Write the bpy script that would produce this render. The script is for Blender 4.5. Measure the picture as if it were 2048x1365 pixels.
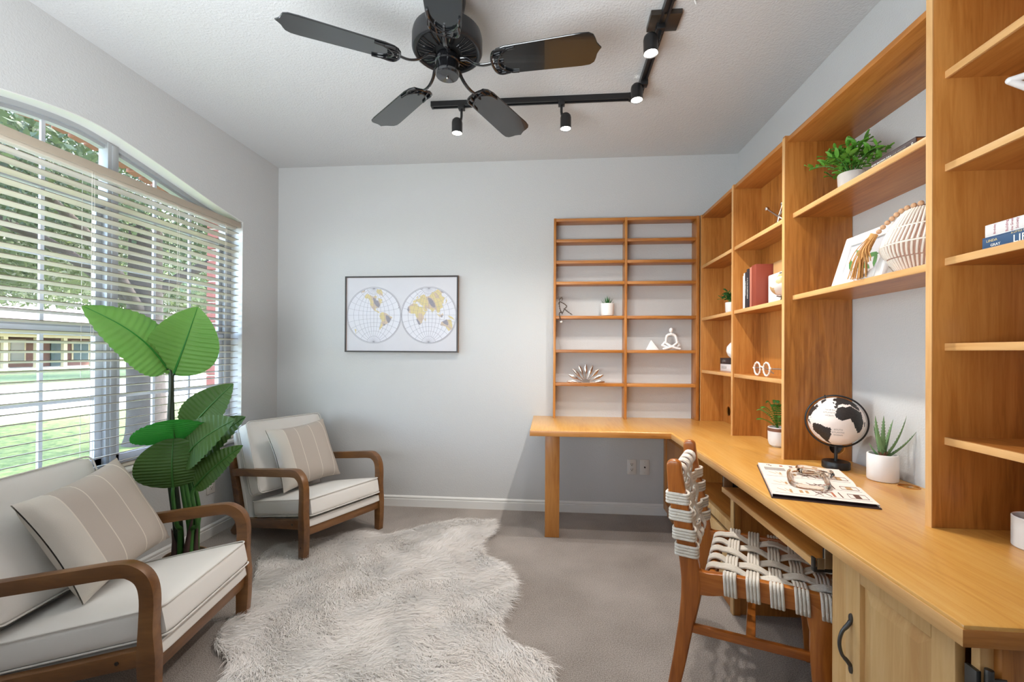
import bpy, bmesh, math, random
import numpy as np
from mathutils import Vector, Matrix, Euler
from mathutils.geometry import tessellate_polygon
for o in list(bpy.data.objects): bpy.data.objects.remove(o)
SC = bpy.context.scene
COL = SC.collection
R = math.radians
PI = math.pi

# ------------------------------------------------------------------ camera
cam_d = bpy.data.cameras.new('camera')
cam = bpy.data.objects.new('camera', cam_d); COL.objects.link(cam)
cam_d.sensor_width = 36.0; cam_d.lens = 15.166
cam_d.shift_x = -0.00503; cam_d.shift_y = 0.00908
cam_d.clip_start = 0.05; cam_d.clip_end = 400
YAW, PIT, ROL, CAMH = 0.0834, 0.0038, 0.0056, 1.237
_f = Vector((-math.sin(YAW)*math.cos(PIT), math.cos(YAW)*math.cos(PIT), math.sin(PIT)))
_r = Vector((math.cos(YAW), math.sin(YAW), 0)); _u = _r.cross(_f)
_r2 = math.cos(ROL)*_r + math.sin(ROL)*_u; _u2 = -math.sin(ROL)*_r + math.cos(ROL)*_u
cam.matrix_world = Matrix(((_r2.x, _u2.x, -_f.x, 0), (_r2.y, _u2.y, -_f.y, 0), (_r2.z, _u2.z, -_f.z, CAMH), (0, 0, 0, 1)))
SC.camera = cam

# ------------------------------------------------------------------ world, sun, area lights, exposure
SUN_E, SKY_E, FILL_E, SPOT_E = 12.0, 3.6, 76.0, 54.0
world = bpy.data.worlds.new('sky'); SC.world = world; world.use_nodes = True
nt = world.node_tree; nt.nodes.clear()
sky = nt.nodes.new('ShaderNodeTexSky'); sky.sky_type = 'NISHITA'; sky.sun_disc = False
sky.sun_elevation = R(52); sky.sun_rotation = R(20); sky.air_density = 1.0; sky.dust_density = 2.0; sky.ozone_density = 1.0
bg = nt.nodes.new('ShaderNodeBackground'); bg.inputs['Strength'].default_value = SKY_E
wo = nt.nodes.new('ShaderNodeOutputWorld')
nt.links.new(sky.outputs[0], bg.inputs[0]); nt.links.new(bg.outputs[0], wo.inputs[0])
def lamp(name, kind, loc, energy, target=None, **kw):
    d = bpy.data.lights.new(name, kind); d.energy = energy
    for k, v in kw.items(): setattr(d, k, v)
    o = bpy.data.objects.new(name, d); COL.objects.link(o); o.location = loc
    if target is not None:
        o.rotation_euler = (Vector(target)-Vector(loc)).to_track_quat('-Z', 'Y').to_euler()
    return o
lamp('sun', 'SUN', (0, 0, 20), SUN_E, target=(-5.2, -9.5, 4.0), angle=R(0.6), color=(1, .95, .87))
lamp('bounce_light', 'AREA', (-1.0, 0.15, 1.2), FILL_E, target=(-0.9, 0.8, 2.74), shape='RECTANGLE', size=1.6, size_y=0.9, color=(.89, .955, 1))
lamp('rear_fill', 'AREA', (-0.4, -2.2, 1.6), FILL_E*.10, target=(-0.6, 2.4, 1.1), shape='RECTANGLE', size=3.0, size_y=2.0, color=(.95, .98, 1))  # unseen fill lamp, added behind the camera to lift facing surfaces
SC.view_settings.view_transform = 'Standard'; SC.view_settings.look = 'None'
SC.view_settings.gamma = 1.0; SC.view_settings.use_curve_mapping = False
SC.view_settings.exposure = 0.25

# ------------------------------------------------------------------ materials
def S(r, g, b):
    f = lambda c: ((c/255+.055)/1.055)**2.4 if c > 10 else c/255/12.92
    return (f(r), f(g), f(b), 1)
MATS = {}
def newmat(name):
    m = bpy.data.materials.new(name); m.use_nodes = True
    n = m.node_tree.nodes; l = m.node_tree.links
    b = n['Principled BSDF']; MATS[name] = m
    return m, n, l, b
def mat(name, col, rough=.5, metal=0, coat=0, bump=0, bscale=200, vary=0, vscale=8, sheen=0, emit=0, spec=None, trans=0):
    m, n, l, b = newmat(name)
    b.inputs['Base Color'].default_value = col; b.inputs['Roughness'].default_value = rough
    b.inputs['Metallic'].default_value = metal; b.inputs['Coat Weight'].default_value = coat
    if spec is not None: b.inputs['Specular IOR Level'].default_value = spec
    if sheen: b.inputs['Sheen Weight'].default_value = sheen
    if trans: b.inputs['Transmission Weight'].default_value = trans
    if emit: b.inputs['Emission Color'].default_value = col; b.inputs['Emission Strength'].default_value = emit
    if bump or vary:
        tc = n.new('ShaderNodeTexCoord')
    if bump:
        t = n.new('ShaderNodeTexNoise'); t.inputs['Scale'].default_value = bscale; t.inputs['Detail'].default_value = 2
        bp = n.new('ShaderNodeBump'); bp.inputs['Strength'].default_value = bump; bp.inputs['Distance'].default_value = .004
        l.new(tc.outputs['Object'], t.inputs['Vector']); l.new(t.outputs['Fac'], bp.inputs['Height']); l.new(bp.outputs[0], b.inputs['Normal'])
    if vary:
        t2 = n.new('ShaderNodeTexNoise'); t2.inputs['Scale'].default_value = vscale; t2.inputs['Detail'].default_value = 3
        mx = n.new('ShaderNodeMix'); mx.data_type = 'RGBA'
        mx.inputs[6].default_value = tuple(c*(1-vary) for c in col[:3])+(1,); mx.inputs[7].default_value = tuple(min(1, c*(1+vary)) for c in col[:3])+(1,)
        l.new(tc.outputs['Object'], t2.inputs['Vector']); l.new(t2.outputs['Fac'], mx.inputs[0]); l.new(mx.outputs[2], b.inputs['Base Color'])
    return m
def wood(name, dark, mid, light, axis=2, rough=.38, coat=.15, stretch=14, scale=5, knots=False):
    m, n, l, b = newmat(name)
    tc = n.new('ShaderNodeTexCoord'); mp = n.new('ShaderNodeMapping'); oi = n.new('ShaderNodeObjectInfo')
    sc = [stretch]*3; sc[axis] = 1.0
    mp.inputs['Scale'].default_value = sc
    ad = n.new('ShaderNodeVectorMath'); ad.operation = 'ADD'
    ml = n.new('ShaderNodeVectorMath'); ml.operation = 'SCALE'; ml.inputs[0].default_value = (7.3, 5.1, 9.7); l.new(oi.outputs['Random'], ml.inputs['Scale'])
    l.new(tc.outputs['Object'], ad.inputs[0]); l.new(ml.outputs[0], ad.inputs[1]); l.new(ad.outputs[0], mp.inputs['Vector'])
    g = n.new('ShaderNodeTexNoise'); g.inputs['Scale'].default_value = scale; g.inputs['Detail'].default_value = 6; g.inputs['Roughness'].default_value = .6; g.inputs['Distortion'].default_value = .6
    l.new(mp.outputs[0], g.inputs['Vector'])
    g2 = n.new('ShaderNodeTexNoise'); g2.inputs['Scale'].default_value = 1.1; g2.inputs['Detail'].default_value = 2; g2.inputs['Distortion'].default_value = 1.0
    mp2 = n.new('ShaderNodeMapping'); sc2 = [3.5]*3; sc2[axis] = .7; mp2.inputs['Scale'].default_value = sc2
    l.new(ad.outputs[0], mp2.inputs['Vector']); l.new(mp2.outputs[0], g2.inputs['Vector'])
    mx = n.new('ShaderNodeMath'); mx.operation = 'MULTIPLY_ADD'; mx.inputs[1].default_value = .45; 
    m2 = n.new('ShaderNodeMath'); m2.operation = 'MULTIPLY'; m2.inputs[1].default_value = .55
    l.new(g2.outputs['Fac'], m2.inputs[0]); l.new(g.outputs['Fac'], mx.inputs[0]); l.new(m2.outputs[0], mx.inputs[2])
    rp = n.new('ShaderNodeValToRGB'); e = rp.color_ramp.elements
    e[0].position = .34; e[0].color = dark; e[1].position = .64; e[1].color = light
    k = rp.color_ramp.elements.new(.48); k.color = mid
    l.new(mx.outputs[0], rp.inputs[0]); l.new(rp.outputs[0], b.inputs['Base Color'])
    b.inputs['Roughness'].default_value = rough; b.inputs['Coat Weight'].default_value = coat; b.inputs['Coat Roughness'].default_value = .25
    bp = n.new('ShaderNodeBump'); bp.inputs['Strength'].default_value = .06; bp.inputs['Distance'].default_value = .002
    l.new(g.outputs['Fac'], bp.inputs['Height']); l.new(bp.outputs[0], b.inputs['Normal'])
    return m
HD, HM, HL = S(140, 82, 28), S(178, 114, 50), S(198, 136, 68)
for i, a in enumerate('xyz'): wood('honey_'+a, HD, HM, HL, i)
wood('top_y', S(192, 132, 58), S(208, 153, 76), S(217, 168, 94), 1, rough=.3, coat=.35)
wood('maple_z', S(198, 150, 92), S(212, 170, 112), S(222, 184, 130), 2, rough=.42)
wood('edge_y', S(196, 140, 80), S(214, 164, 104), S(226, 180, 122), 1)
wood('edge_z', S(196, 140, 80), S(214, 164, 104), S(226, 180, 122), 2)
wood('walnut', S(82, 50, 22), S(110, 71, 34), S(132, 90, 48), 1, rough=.4, stretch=6)
wood('walnut_x', S(82, 50, 22), S(110, 71, 34), S(132, 90, 48), 0, rough=.4, stretch=6)
wood('teak_z', S(134, 70, 20), S(170, 96, 34), S(192, 118, 50), 2, rough=.28, coat=.3)
wood('teak_x', S(134, 70, 20), S(170, 96, 34), S(192, 118, 50), 0, rough=.28, coat=.3)
wood('teak_y', S(134, 70, 20), S(170, 96, 34), S(192, 118, 50), 1, rough=.28, coat=.3)
mat('wall_paint', S(199, 199, 198), .85, bump=.35, bscale=140, spec=.2)
mat('ceiling_paint', S(203, 203, 203), .9, bump=.8, bscale=110, spec=.15)
mat('trim_white', S(226, 225, 222), .45)
mat('vinyl_grey', S(168, 170, 172), .45)
mat('vinyl_white', S(202, 205, 212), .4)
mat('slat_edge_shade', S(120, 108, 96), .6)  # darker than slat: backlit shade painted onto the room-facing edges
mat('slat', S(206, 197, 181), .5)
mat('valance', S(176, 163, 145), .5)
mat('cord', S(214, 206, 196), .8)
mat('black_gloss', (.006, .006, .007, 1), .14, coat=.7)
mat('black_satin', (.012, .012, .013, 1), .35)
mat('black_blade', (.008, .009, .010, 1), .16, coat=.6, bump=.02, bscale=60)
mat('black_brown', (.03, .022, .016, 1), .3)
mat('steel', (.6, .6, .6, 1), .25, metal=1)
mat('champagne', (.62, .52, .45, 1), .22, metal=1)
mat('bronze', (.12, .09, .07, 1), .35, metal=1)
mat('zinc', (.55, .52, .46, 1), .35, metal=1)
mat('pewter', (.11, .11, .11, 1), .38, metal=.9)
mat('white_ceramic', S(232, 230, 228), .35)
mat('white_plaster', S(236, 234, 232), .6)
mat('grey_ceramic', S(200, 194, 188), .6, bump=.4, bscale=60, vary=.08, vscale=30)
mat('soil', S(48, 38, 30), .95, bump=1, bscale=90)
mat('linen_white', S(224, 221, 216), .9, bump=.25, bscale=700, sheen=.1, spec=.1)
mat('linen_piping', S(214, 210, 204), .9, spec=.1)
mat('rope', S(240, 232, 219), .85, bump=.9, bscale=420, spec=.1)
mat('tassel', S(206, 156, 98), .8, spec=.1)
mat('leaf_small', S(92, 150, 48), .5, vary=.35, vscale=20)
mat('leaf_dark', S(44, 104, 48), .5, vary=.35, vscale=25)
mat('leaf_fern', S(62, 124, 40), .5, vary=.3, vscale=25)
mat('aloe_green', S(112, 146, 98), .5, vary=.18, vscale=14)
mat('aloe_tip', S(128, 84, 62), .6)
mat('ivory', S(232, 224, 212), .45)
mat('globe_white', S(238, 226, 218), .5)
mat('globe_land', S(40, 34, 32), .55, vary=.8, vscale=160)
mat('globe_pale', S(226, 216, 208), .4)
mat('globe_gold', S(206, 168, 120), .4)
mat('paper', S(240, 226, 216), .7)
mat('ink_brown', S(96, 62, 46), .8)
mat('ink_tan', S(190, 150, 104), .8)
mat('ink_rust', S(176, 104, 74), .8)
mat('ink_grey', S(150, 146, 142), .8)
mat('canvas', S(206, 204, 208), .8, vary=.05, vscale=6)
mat('map_disc', S(214, 213, 219), .8, vary=.03, vscale=10)
mat('map_gold', S(206, 190, 142), .7, vary=.12, vscale=18)
mat('map_tan', S(196, 176, 158), .7, vary=.12, vscale=18)
mat('map_grey', S(142, 138, 146), .7, vary=.15, vscale=30)
mat('map_line', S(158, 156, 164), .8)
mat('frame_dark', S(38, 30, 26), .4)
mat('frame_oak', S(150, 112, 78), .5)
mat('book_black', S(44, 42, 48), .5); mat('book_white', S(226, 222, 220), .6); mat('book_blue', S(52, 84, 120), .5)
mat('book_rust', S(140, 62, 44), .6); mat('book_brown', S(70, 54, 54), .5); mat('book_pink', S(190, 120, 100), .6)
mat('book_tan', S(196, 152, 100), .6); mat('book_page', S(226, 214, 196), .8); mat('book_kraft', S(176, 108, 48), .7)
mat('ink_white', S(240, 238, 230), .7); mat('ink_red', S(178, 104, 116), .7); mat('ink_yellow', S(226, 206, 150), .7)
mat('plate', S(214, 210, 204), .4); mat('hole_dark', (.004, .004, .004, 1), .8)
mat('outside_brick', S(140, 80, 68), .9, bump=.6, bscale=60, vary=.2, vscale=12)
mat('arch_brick', S(150, 98, 76), .9, bump=.6, bscale=60, vary=.15, vscale=12)
mat('mortar', S(184, 174, 158), .95)
mat('bark', S(62, 53, 46), .95, bump=1.0, bscale=26, vary=.35, vscale=14)
mat('house_brick', S(100, 72, 64), .9, vary=.2, vscale=3)
mat('house_trim', S(176, 164, 134), .8); mat('house_roof', S(130, 118, 118), .9, vary=.15, vscale=4); mat('house_glass', S(70, 84, 84), .2)
mat('house_stone', S(140, 138, 134), .9, vary=.15, vscale=2)
mat('asphalt', S(176, 172, 172), .95, vary=.06, vscale=.6); mat('concrete', S(180, 175, 166), .9)
mat('car_red', S(170, 40, 44), .3, coat=.5); mat('tyre', S(28, 28, 30), .8); mat('car_glass', S(40, 50, 56), .1)
mat('plant_pot', S(150, 120, 92), .7, vary=.2, vscale=30)
mat('sheath', S(74, 54, 50), .7)
mat('stem_green', S(52, 104, 40), .45, vary=.2, vscale=10); mat('stem_dark', S(30, 44, 26), .4)
mat('eyeglass_white', S(236, 222, 208), .4); mat('lens', S(120, 84, 50), .1)
# glass: clear pane (transparent with a fresnel gloss)
def glass(name, tint=(1, 1, 1, 1), gl=.05):
    m, n, l, b = newmat(name); n.remove(b)
    t = n.new('ShaderNodeBsdfTransparent'); t.inputs[0].default_value = tint
    g = n.new('ShaderNodeBsdfGlossy'); g.inputs['Roughness'].default_value = .02
    x = n.new('ShaderNodeMixShader'); lw = n.new('ShaderNodeLayerWeight'); pw = n.new('ShaderNodeMath'); pw.operation = 'POWER'; pw.inputs[1].default_value = 3.5; mm = n.new('ShaderNodeMath'); mm.operation = 'MULTIPLY_ADD'; mm.inputs[1].default_value = .5; mm.inputs[2].default_value = .02
    l.new(lw.outputs['Facing'], pw.inputs[0]); l.new(pw.outputs[0], mm.inputs[0]); l.new(mm.outputs[0], x.inputs[0]); l.new(t.outputs[0], x.inputs[1]); l.new(g.outputs[0], x.inputs[2])
    l.new(x.outputs[0], n['Material Output'].inputs[0])
glass('pane_glass')
mat('amber_glass', S(250, 244, 234), .03, trans=1.0)
# translucent foliage
def foliage(name, c1, c2, tr, rough=.5, scale=30, vein=False):
    m, n, l, b = newmat(name)
    tc = n.new('ShaderNodeTexCoord'); t = n.new('ShaderNodeTexNoise'); t.inputs['Scale'].default_value = scale; t.inputs['Detail'].default_value = 1
    l.new(tc.outputs['Object'], t.inputs['Vector'])
    mx = n.new('ShaderNodeMix'); mx.data_type = 'RGBA'; mx.inputs[6].default_value = c1; mx.inputs[7].default_value = c2
    l.new(t.outputs['Fac'], mx.inputs[0]); l.new(mx.outputs[2], b.inputs['Base Color']); b.inputs['Roughness'].default_value = rough
    td = n.new('ShaderNodeBsdfTranslucent'); l.new(mx.outputs[2], td.inputs[0])
    x = n.new('ShaderNodeMixShader'); x.inputs[0].default_value = tr
    l.new(b.outputs[0], x.inputs[1]); l.new(td.outputs[0], x.inputs[2]); l.new(x.outputs[0], n['Material Output'].inputs[0])
    return m
foliage('tree_leaf', S(44, 60, 38), S(128, 140, 96), .42, scale=1.6)
foliage('tree_leaf_dark', S(28, 40, 28), S(96, 110, 72), .35, scale=1.6)
foliage('big_leaf_light', S(88, 142, 56), S(116, 160, 78), .3, .55, 4)
foliage('big_leaf_dark', S(50, 84, 26), S(70, 100, 34), .12, .6, 4)
foliage('big_leaf_bright', S(38, 124, 42), S(54, 140, 52), .35, .4, 4)
foliage('fur', S(252, 249, 246), S(246, 240, 235), .15, .9, 5)
def ground(name, c1, c2, sc, bump=.5, sc2=None):
    m, n, l, b = newmat(name)
    tc = n.new('ShaderNodeTexCoord'); t = n.new('ShaderNodeTexNoise'); t.inputs['Scale'].default_value = sc; t.inputs['Detail'].default_value = 4; t.inputs['Roughness'].default_value = .7
    t2 = n.new('ShaderNodeTexNoise'); t2.inputs['Scale'].default_value = sc2 or sc/60; t2.inputs['Detail'].default_value = 3
    l.new(tc.outputs['Object'], t.inputs['Vector']); l.new(tc.outputs['Object'], t2.inputs['Vector'])
    ma = n.new('ShaderNodeMath'); ma.operation = 'MULTIPLY_ADD'; ma.inputs[1].default_value = .22
    l.new(t2.outputs['Fac'], ma.inputs[0]); 
    mb = n.new('ShaderNodeMath'); mb.operation = 'MULTIPLY'; mb.inputs[1].default_value = .78
    l.new(t.outputs['Fac'], mb.inputs[0]); l.new(mb.outputs[0], ma.inputs[2])
    rp = n.new('ShaderNodeValToRGB'); rp.color_ramp.elements[0].position = .36; rp.color_ramp.elements[0].color = c1
    rp.color_ramp.elements[1].position = .62; rp.color_ramp.elements[1].color = c2
    l.new(ma.outputs[0], rp.inputs[0]); l.new(rp.outputs[0], b.inputs['Base Color']); b.inputs['Roughness'].default_value = .95; b.inputs['Specular IOR Level'].default_value = .1
    bp = n.new('ShaderNodeBump'); bp.inputs['Strength'].default_value = bump; bp.inputs['Distance'].default_value = .01
    l.new(t.outputs['Fac'], bp.inputs['Height']); l.new(bp.outputs[0], b.inputs['Normal'])
ground('carpet', S(128, 118, 110), S(208, 198, 190), 230, .9, 2.5)
ground('grass', S(46, 66, 38), S(100, 110, 66), 9, .6, .35)
# striped throw-pillow linen: paler end band and three pale stitched lines (flat print)
def pillow_mat(name):
    m, n, l, b = newmat(name)
    tc = n.new('ShaderNodeTexCoord'); sp = n.new('ShaderNodeSeparateXYZ'); l.new(tc.outputs['Object'], sp.inputs[0])
    rp = n.new('ShaderNodeValToRGB'); rp.color_ramp.interpolation = 'CONSTANT'
    mr = n.new('ShaderNodeMapRange'); mr.inputs[1].default_value = -.25; mr.inputs[2].default_value = .25
    l.new(sp.outputs[0], mr.inputs[0]); l.new(mr.outputs[0], rp.inputs[0])
    base = S(186, 176, 166); line = S(216, 208, 196); band = S(206, 200, 190)
    els = [(0, band), (.24, line), (.25, base), (.395, line), (.405, base), (.60, line), (.609, base), (.80, line), (.809, base)]
    rp.color_ramp.elements[0].position = 0; rp.color_ramp.elements[0].color = band
    rp.color_ramp.elements[1].position = .24; rp.color_ramp.elements[1].color = line
    for p, c in els[2:]:
        e = rp.color_ramp.elements.new(p); e.color = c
    l.new(rp.outputs[0], b.inputs['Base Color']); b.inputs['Roughness'].default_value = .95; b.inputs['Specular IOR Level'].default_value = .1
    t = n.new('ShaderNodeTexNoise'); t.inputs['Scale'].default_value = 500; bp = n.new('ShaderNodeBump'); bp.inputs['Strength'].default_value = .3; bp.inputs['Distance'].default_value = .002
    l.new(tc.outputs['Object'], t.inputs['Vector']); l.new(t.outputs['Fac'], bp.inputs['Height']); l.new(bp.outputs[0], b.inputs['Normal'])
pillow_mat('pillow_linen')

# ------------------------------------------------------------------ mesh helpers
class MB:
    def __init__(s): s.v = []; s.f = []; s.mi = []
    def add(s, vs, fs, mi=0):
        o = len(s.v); s.v += [tuple(p) for p in vs]
        s.f += [tuple(i+o for i in f) for f in fs]; s.mi += [mi]*len(fs)
        return s
    def box(s, x0, y0, z0, x1, y1, z1, mi=0):
        if x0 > x1: x0, x1 = x1, x0
        if y0 > y1: y0, y1 = y1, y0
        if z0 > z1: z0, z1 = z1, z0
        return s.add([(x0,y0,z0),(x1,y0,z0),(x1,y1,z0),(x0,y1,z0),(x0,y0,z1),(x1,y0,z1),(x1,y1,z1),(x0,y1,z1)],
                     [(0,3,2,1),(4,5,6,7),(0,1,5,4),(1,2,6,5),(2,3,7,6),(3,0,4,7)], mi)
    def obox(s, c, ax, ay, az, mi=0):
        c, ax, ay, az = Vector(c), Vector(ax), Vector(ay), Vector(az)
        vs = [c+sx*ax+sy*ay+sz*az for sz in (-1, 1) for sx, sy in ((-1,-1),(1,-1),(1,1),(-1,1))]
        return s.add(vs, [(0,3,2,1),(4,5,6,7),(0,1,5,4),(1,2,6,5),(2,3,7,6),(3,0,4,7)], mi)
    def tube(s, pts, r, n=8, mi=0, cap=True, closed=False, flat=1.0, up=None):
        pts = [Vector(p) for p in pts]; k = len(pts)
        rs = r if isinstance(r, (list, tuple)) else [r]*k
        T = []
        for i in range(k):
            a = pts[(i-1) % k] if (closed or i > 0) else pts[0]; b = pts[(i+1) % k] if (closed or i < k-1) else pts[-1]
            T.append((b-a).normalized())
        ref = Vector(up) if up is not None else (Vector((0,0,1)) if abs(T[0].z) < .9 else Vector((1,0,0)))
        nv = (ref-T[0]*ref.dot(T[0])).normalized(); vs = []
        for i in range(k):
            nv = nv-T[i]*nv.dot(T[i]); nv = nv.normalized() if nv.length > 1e-6 else T[i].orthogonal().normalized(); bv = T[i].cross(nv)
            for j in range(n):
                a = 2*PI*j/n; vs.append(pts[i]+rs[i]*(flat*math.cos(a)*nv+math.sin(a)*bv))
        fs = []
        for i in range(k if closed else k-1):
            for j in range(n):
                a, b2 = i*n+j, i*n+(j+1) % n; c, d = ((i+1) % k)*n+(j+1) % n, ((i+1) % k)*n+j
                fs.append((a, b2, c, d))
        if cap and not closed: fs += [tuple(range(n-1, -1, -1)), tuple((k-1)*n+j for j in range(n))]
        return s.add(vs, fs, mi)
    def lathe(s, prof, n=32, c=(0, 0, 0), mi=0, cap=True, sx=1, sy=1):
        vs = []; k = len(prof)
        for r, z in prof:
            for j in range(n):
                a = 2*PI*j/n; vs.append((c[0]+sx*r*math.cos(a), c[1]+sy*r*math.sin(a), c[2]+z))
        fs = [(i*n+j, i*n+(j+1) % n, (i+1)*n+(j+1) % n, (i+1)*n+j) for i in range(k-1) for j in range(n)]
        if cap: fs += [tuple(range(n-1, -1, -1)), tuple((k-1)*n+j for j in range(n))]
        return s.add(vs, fs, mi)
    def sphere(s, c, r, n=20, m=12, mi=0, sc=(1, 1, 1)):
        prof = [(max(1e-5, math.sin(PI*i/m)), -math.cos(PI*i/m)) for i in range(m+1)]
        vs = []
        for q, z in prof:
            for j in range(n):
                a = 2*PI*j/n; vs.append((c[0]+r*sc[0]*q*math.cos(a), c[1]+r*sc[1]*q*math.sin(a), c[2]+r*sc[2]*z))
        return s.add(vs, [(i*n+j, i*n+(j+1) % n, (i+1)*n+(j+1) % n, (i+1)*n+j) for i in range(m) for j in range(n)], mi)
    def prism(s, poly, a, b, axis=2, holes=(), mi=0):
        def P(p, t):
            q = [0, 0, 0]; o = [i for i in range(3) if i != axis]; q[o[0]], q[o[1]], q[axis] = p[0], p[1], t; return q
        loops = [list(poly)]+[list(h) for h in holes]
        flat = [p for L in loops for p in L]; n = len(flat)
        tris = tessellate_polygon([[Vector((p[0], p[1], 0)) for p in L] for L in loops])
        vs = [P(p, a) for p in flat]+[P(p, b) for p in flat]
        fs = [tuple(t) for t in tris]+[tuple(i+n for i in reversed(t)) for t in tris]
        o = 0
        for L in loops:
            m = len(L)
            for i in range(m):
                j = (i+1) % m; fs.append((o+i, o+j, n+o+j, n+o+i))
            o += m
        return s.add(vs, fs, mi)
    def ribbon(s, path, w, a, b, axis=0, mi=0):      # flat bar of width w along a 2-D path, extruded a..b on axis
        k = len(path); ws = w if isinstance(w, (list, tuple)) else [w]*k; Lf, Rt = [], []
        for i in range(k):
            p0, p1 = path[max(0, i-1)], path[min(k-1, i+1)]
            d = Vector((p1[0]-p0[0], p1[1]-p0[1])).normalized(); nn = Vector((-d.y, d.x))
            Lf.append((path[i][0]+nn.x*ws[i]/2, path[i][1]+nn.y*ws[i]/2)); Rt.append((path[i][0]-nn.x*ws[i]/2, path[i][1]-nn.y*ws[i]/2))
        def P(p, t):
            q = [0, 0, 0]; o = [i for i in range(3) if i != axis]; q[o[0]], q[o[1]], q[axis] = p[0], p[1], t; return q
        vs = []
        for i in range(k): vs += [P(Lf[i], a), P(Rt[i], a), P(Rt[i], b), P(Lf[i], b)]
        fs = []
        for i in range(k-1):
            o = i*4
            for j in range(4): fs.append((o+j, o+(j+1) % 4, o+4+(j+1) % 4, o+4+j))
        fs += [(3, 2, 1, 0), tuple((k-1)*4+j for j in range(4))]
        return s.add(vs, fs, mi)
    def grid(s, rows, mi=0, closed=False):
        n = len(rows[0]); vs = [p for r in rows for p in r]; fs = []
        for i in range(len(rows)-1):
            for j in range(n if closed else n-1):
                fs.append((i*n+j, i*n+(j+1) % n, (i+1)*n+(j+1) % n, (i+1)*n+j))
        return s.add(vs, fs, mi)
    def mesh(s, name, mats, bev=0, seg=2, sharp=35, weld=False, fix=True):
        me = bpy.data.meshes.new(name); me.from_pydata(s.v, [], s.f)
        for m in mats: me.materials.append(MATS[m])
        me.polygons.foreach_set('material_index', s.mi)
        if bev or weld or fix:
            bm = bmesh.new(); bm.from_mesh(me)
            if weld: bmesh.ops.remove_doubles(bm, verts=bm.verts, dist=1e-5)
            if fix: bmesh.ops.recalc_face_normals(bm, faces=bm.faces)
            if bev:
                es = [e for e in bm.edges if len(e.link_faces) == 2 and e.calc_face_angle(0) > R(28)]
                bmesh.ops.bevel(bm, geom=es, offset=bev, segments=seg, profile=.5, affect='EDGES', clamp_overlap=True)
            bm.to_mesh(me); bm.free()
        me.polygons.foreach_set('use_smooth', [True]*len(me.polygons))
        me.set_sharp_from_angle(angle=R(sharp)); me.update()
        return me
ORG = {}
def link(name, me, parent=None, loc=None):
    o = bpy.data.objects.new(name, me); COL.objects.link(o)
    if parent is not None: o.parent = parent
    if loc is not None: o.location = loc
    return o
def empty(name, loc=(0, 0, 0), rz=0):
    o = bpy.data.objects.new(name, None); COL.objects.link(o); o.location = loc; o.rotation_euler = (0, 0, rz); o.empty_display_size = .05
    ORG[o] = Vector(loc); return o
def tag(o, label, cat, group=None):
    o['label'] = label; o['category'] = cat
    if group: o['group'] = group
    return o
def struct(o): o['kind'] = 'structure'; return o
def part(name, mb, mats, parent=None, bev=0, seg=2, sharp=35, local=False, loc=None, weld=False, stuff=False, fix=True, label=None):
    """one mesh object; vertices given in world coordinates unless local"""
    if isinstance(mats, str): mats = [mats]
    o0 = None
    if parent is not None: o0 = ORG.get(parent, Vector((0, 0, 0)))
    elif loc is not None: o0 = Vector(loc)
    if not local and o0 is not None: mb.v = [(p[0]-o0.x, p[1]-o0.y, p[2]-o0.z) for p in mb.v]
    o = link(name, mb.mesh(name, mats, bev, seg, sharp, weld, fix), parent, None if parent is not None else loc)
    ORG[o] = (o0 if not local else Vector((0, 0, 0))) if o0 is not None else Vector((0, 0, 0))
    if stuff: o['kind'] = 'stuff'
    if label: o['label'] = label
    return o
def copy_tree(o, parent=None):
    c = o.copy(); COL.objects.link(c)
    if parent is not None: c.parent = parent
    for ch in list(o.children): copy_tree(ch, c)
    return c
def cushion(hx, hy, hz, bulge=.02, rad=.03, n=10, side=.01):
    """rounded upholstery block, local, centred; returns rows for MB.grid pieces"""
    mb = MB(); me = bmesh.new(); bmesh.ops.create_cube(me, size=2)
    bmesh.ops.subdivide_edges(me, edges=me.edges, cuts=n, use_grid_fill=True)
    for v in me.verts:
        x, y, z = v.co
        ex = abs(x)**10+abs(y)**10+abs(z)**10
        fx = (1-x*x)*(1-y*y); fz = (1-z*z)
        p = Vector((x*hx, y*hy, z*hz))
        # round the edges
        q = Vector((max(-hx+rad, min(hx-rad, p.x)), max(-hy+rad, min(hy-rad, p.y)), max(-hz+rad, min(hz-rad, p.z))))
        d = p-q
        if d.length > 1e-9: p = q+d.normalized()*min(rad, max(abs(d.x), abs(d.y), abs(d.z)))
        p.z += math.copysign(bulge*fx, z) if abs(z) > .5 else 0
        if abs(x) > .98: p.x += math.copysign(side*fz*(1-y*y), x)
        if abs(y) > .98: p.y += math.copysign(side*fz*(1-x*x), y)
        v.co = p
    me.verts.index_update(); mb.v = [tuple(v.co) for v in me.verts]; mb.f = [tuple(v.index for v in f.verts) for f in me.faces]; mb.mi = [0]*len(mb.f); me.free()
    return mb
def xform(mb, M):
    mb.v = [tuple(M @ Vector(p)) for p in mb.v]; return mb
def text_mb(body, size, M, thick=.0004, align='CENTER'):
    """flat lettering as mesh, laid out by matrix M"""
    cu = bpy.data.curves.new('t', 'FONT'); cu.body = body; cu.size = size; cu.align_x = align; cu.align_y = 'CENTER'; cu.extrude = thick; cu.resolution_u = 2
    ob = bpy.data.objects.new('t', cu); COL.objects.link(ob)
    dg = bpy.context.evaluated_depsgraph_get(); ev = ob.evaluated_get(dg); me = bpy.data.meshes.new_from_object(ev)
    mb = MB(); mb.v = [tuple(M @ v.co) for v in me.vertices]; mb.f = [tuple(p.vertices) for p in me.polygons]; mb.mi = [0]*len(mb.f)
    bpy.data.objects.remove(ob); bpy.data.curves.remove(cu); bpy.data.meshes.remove(me)
    return mb
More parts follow.
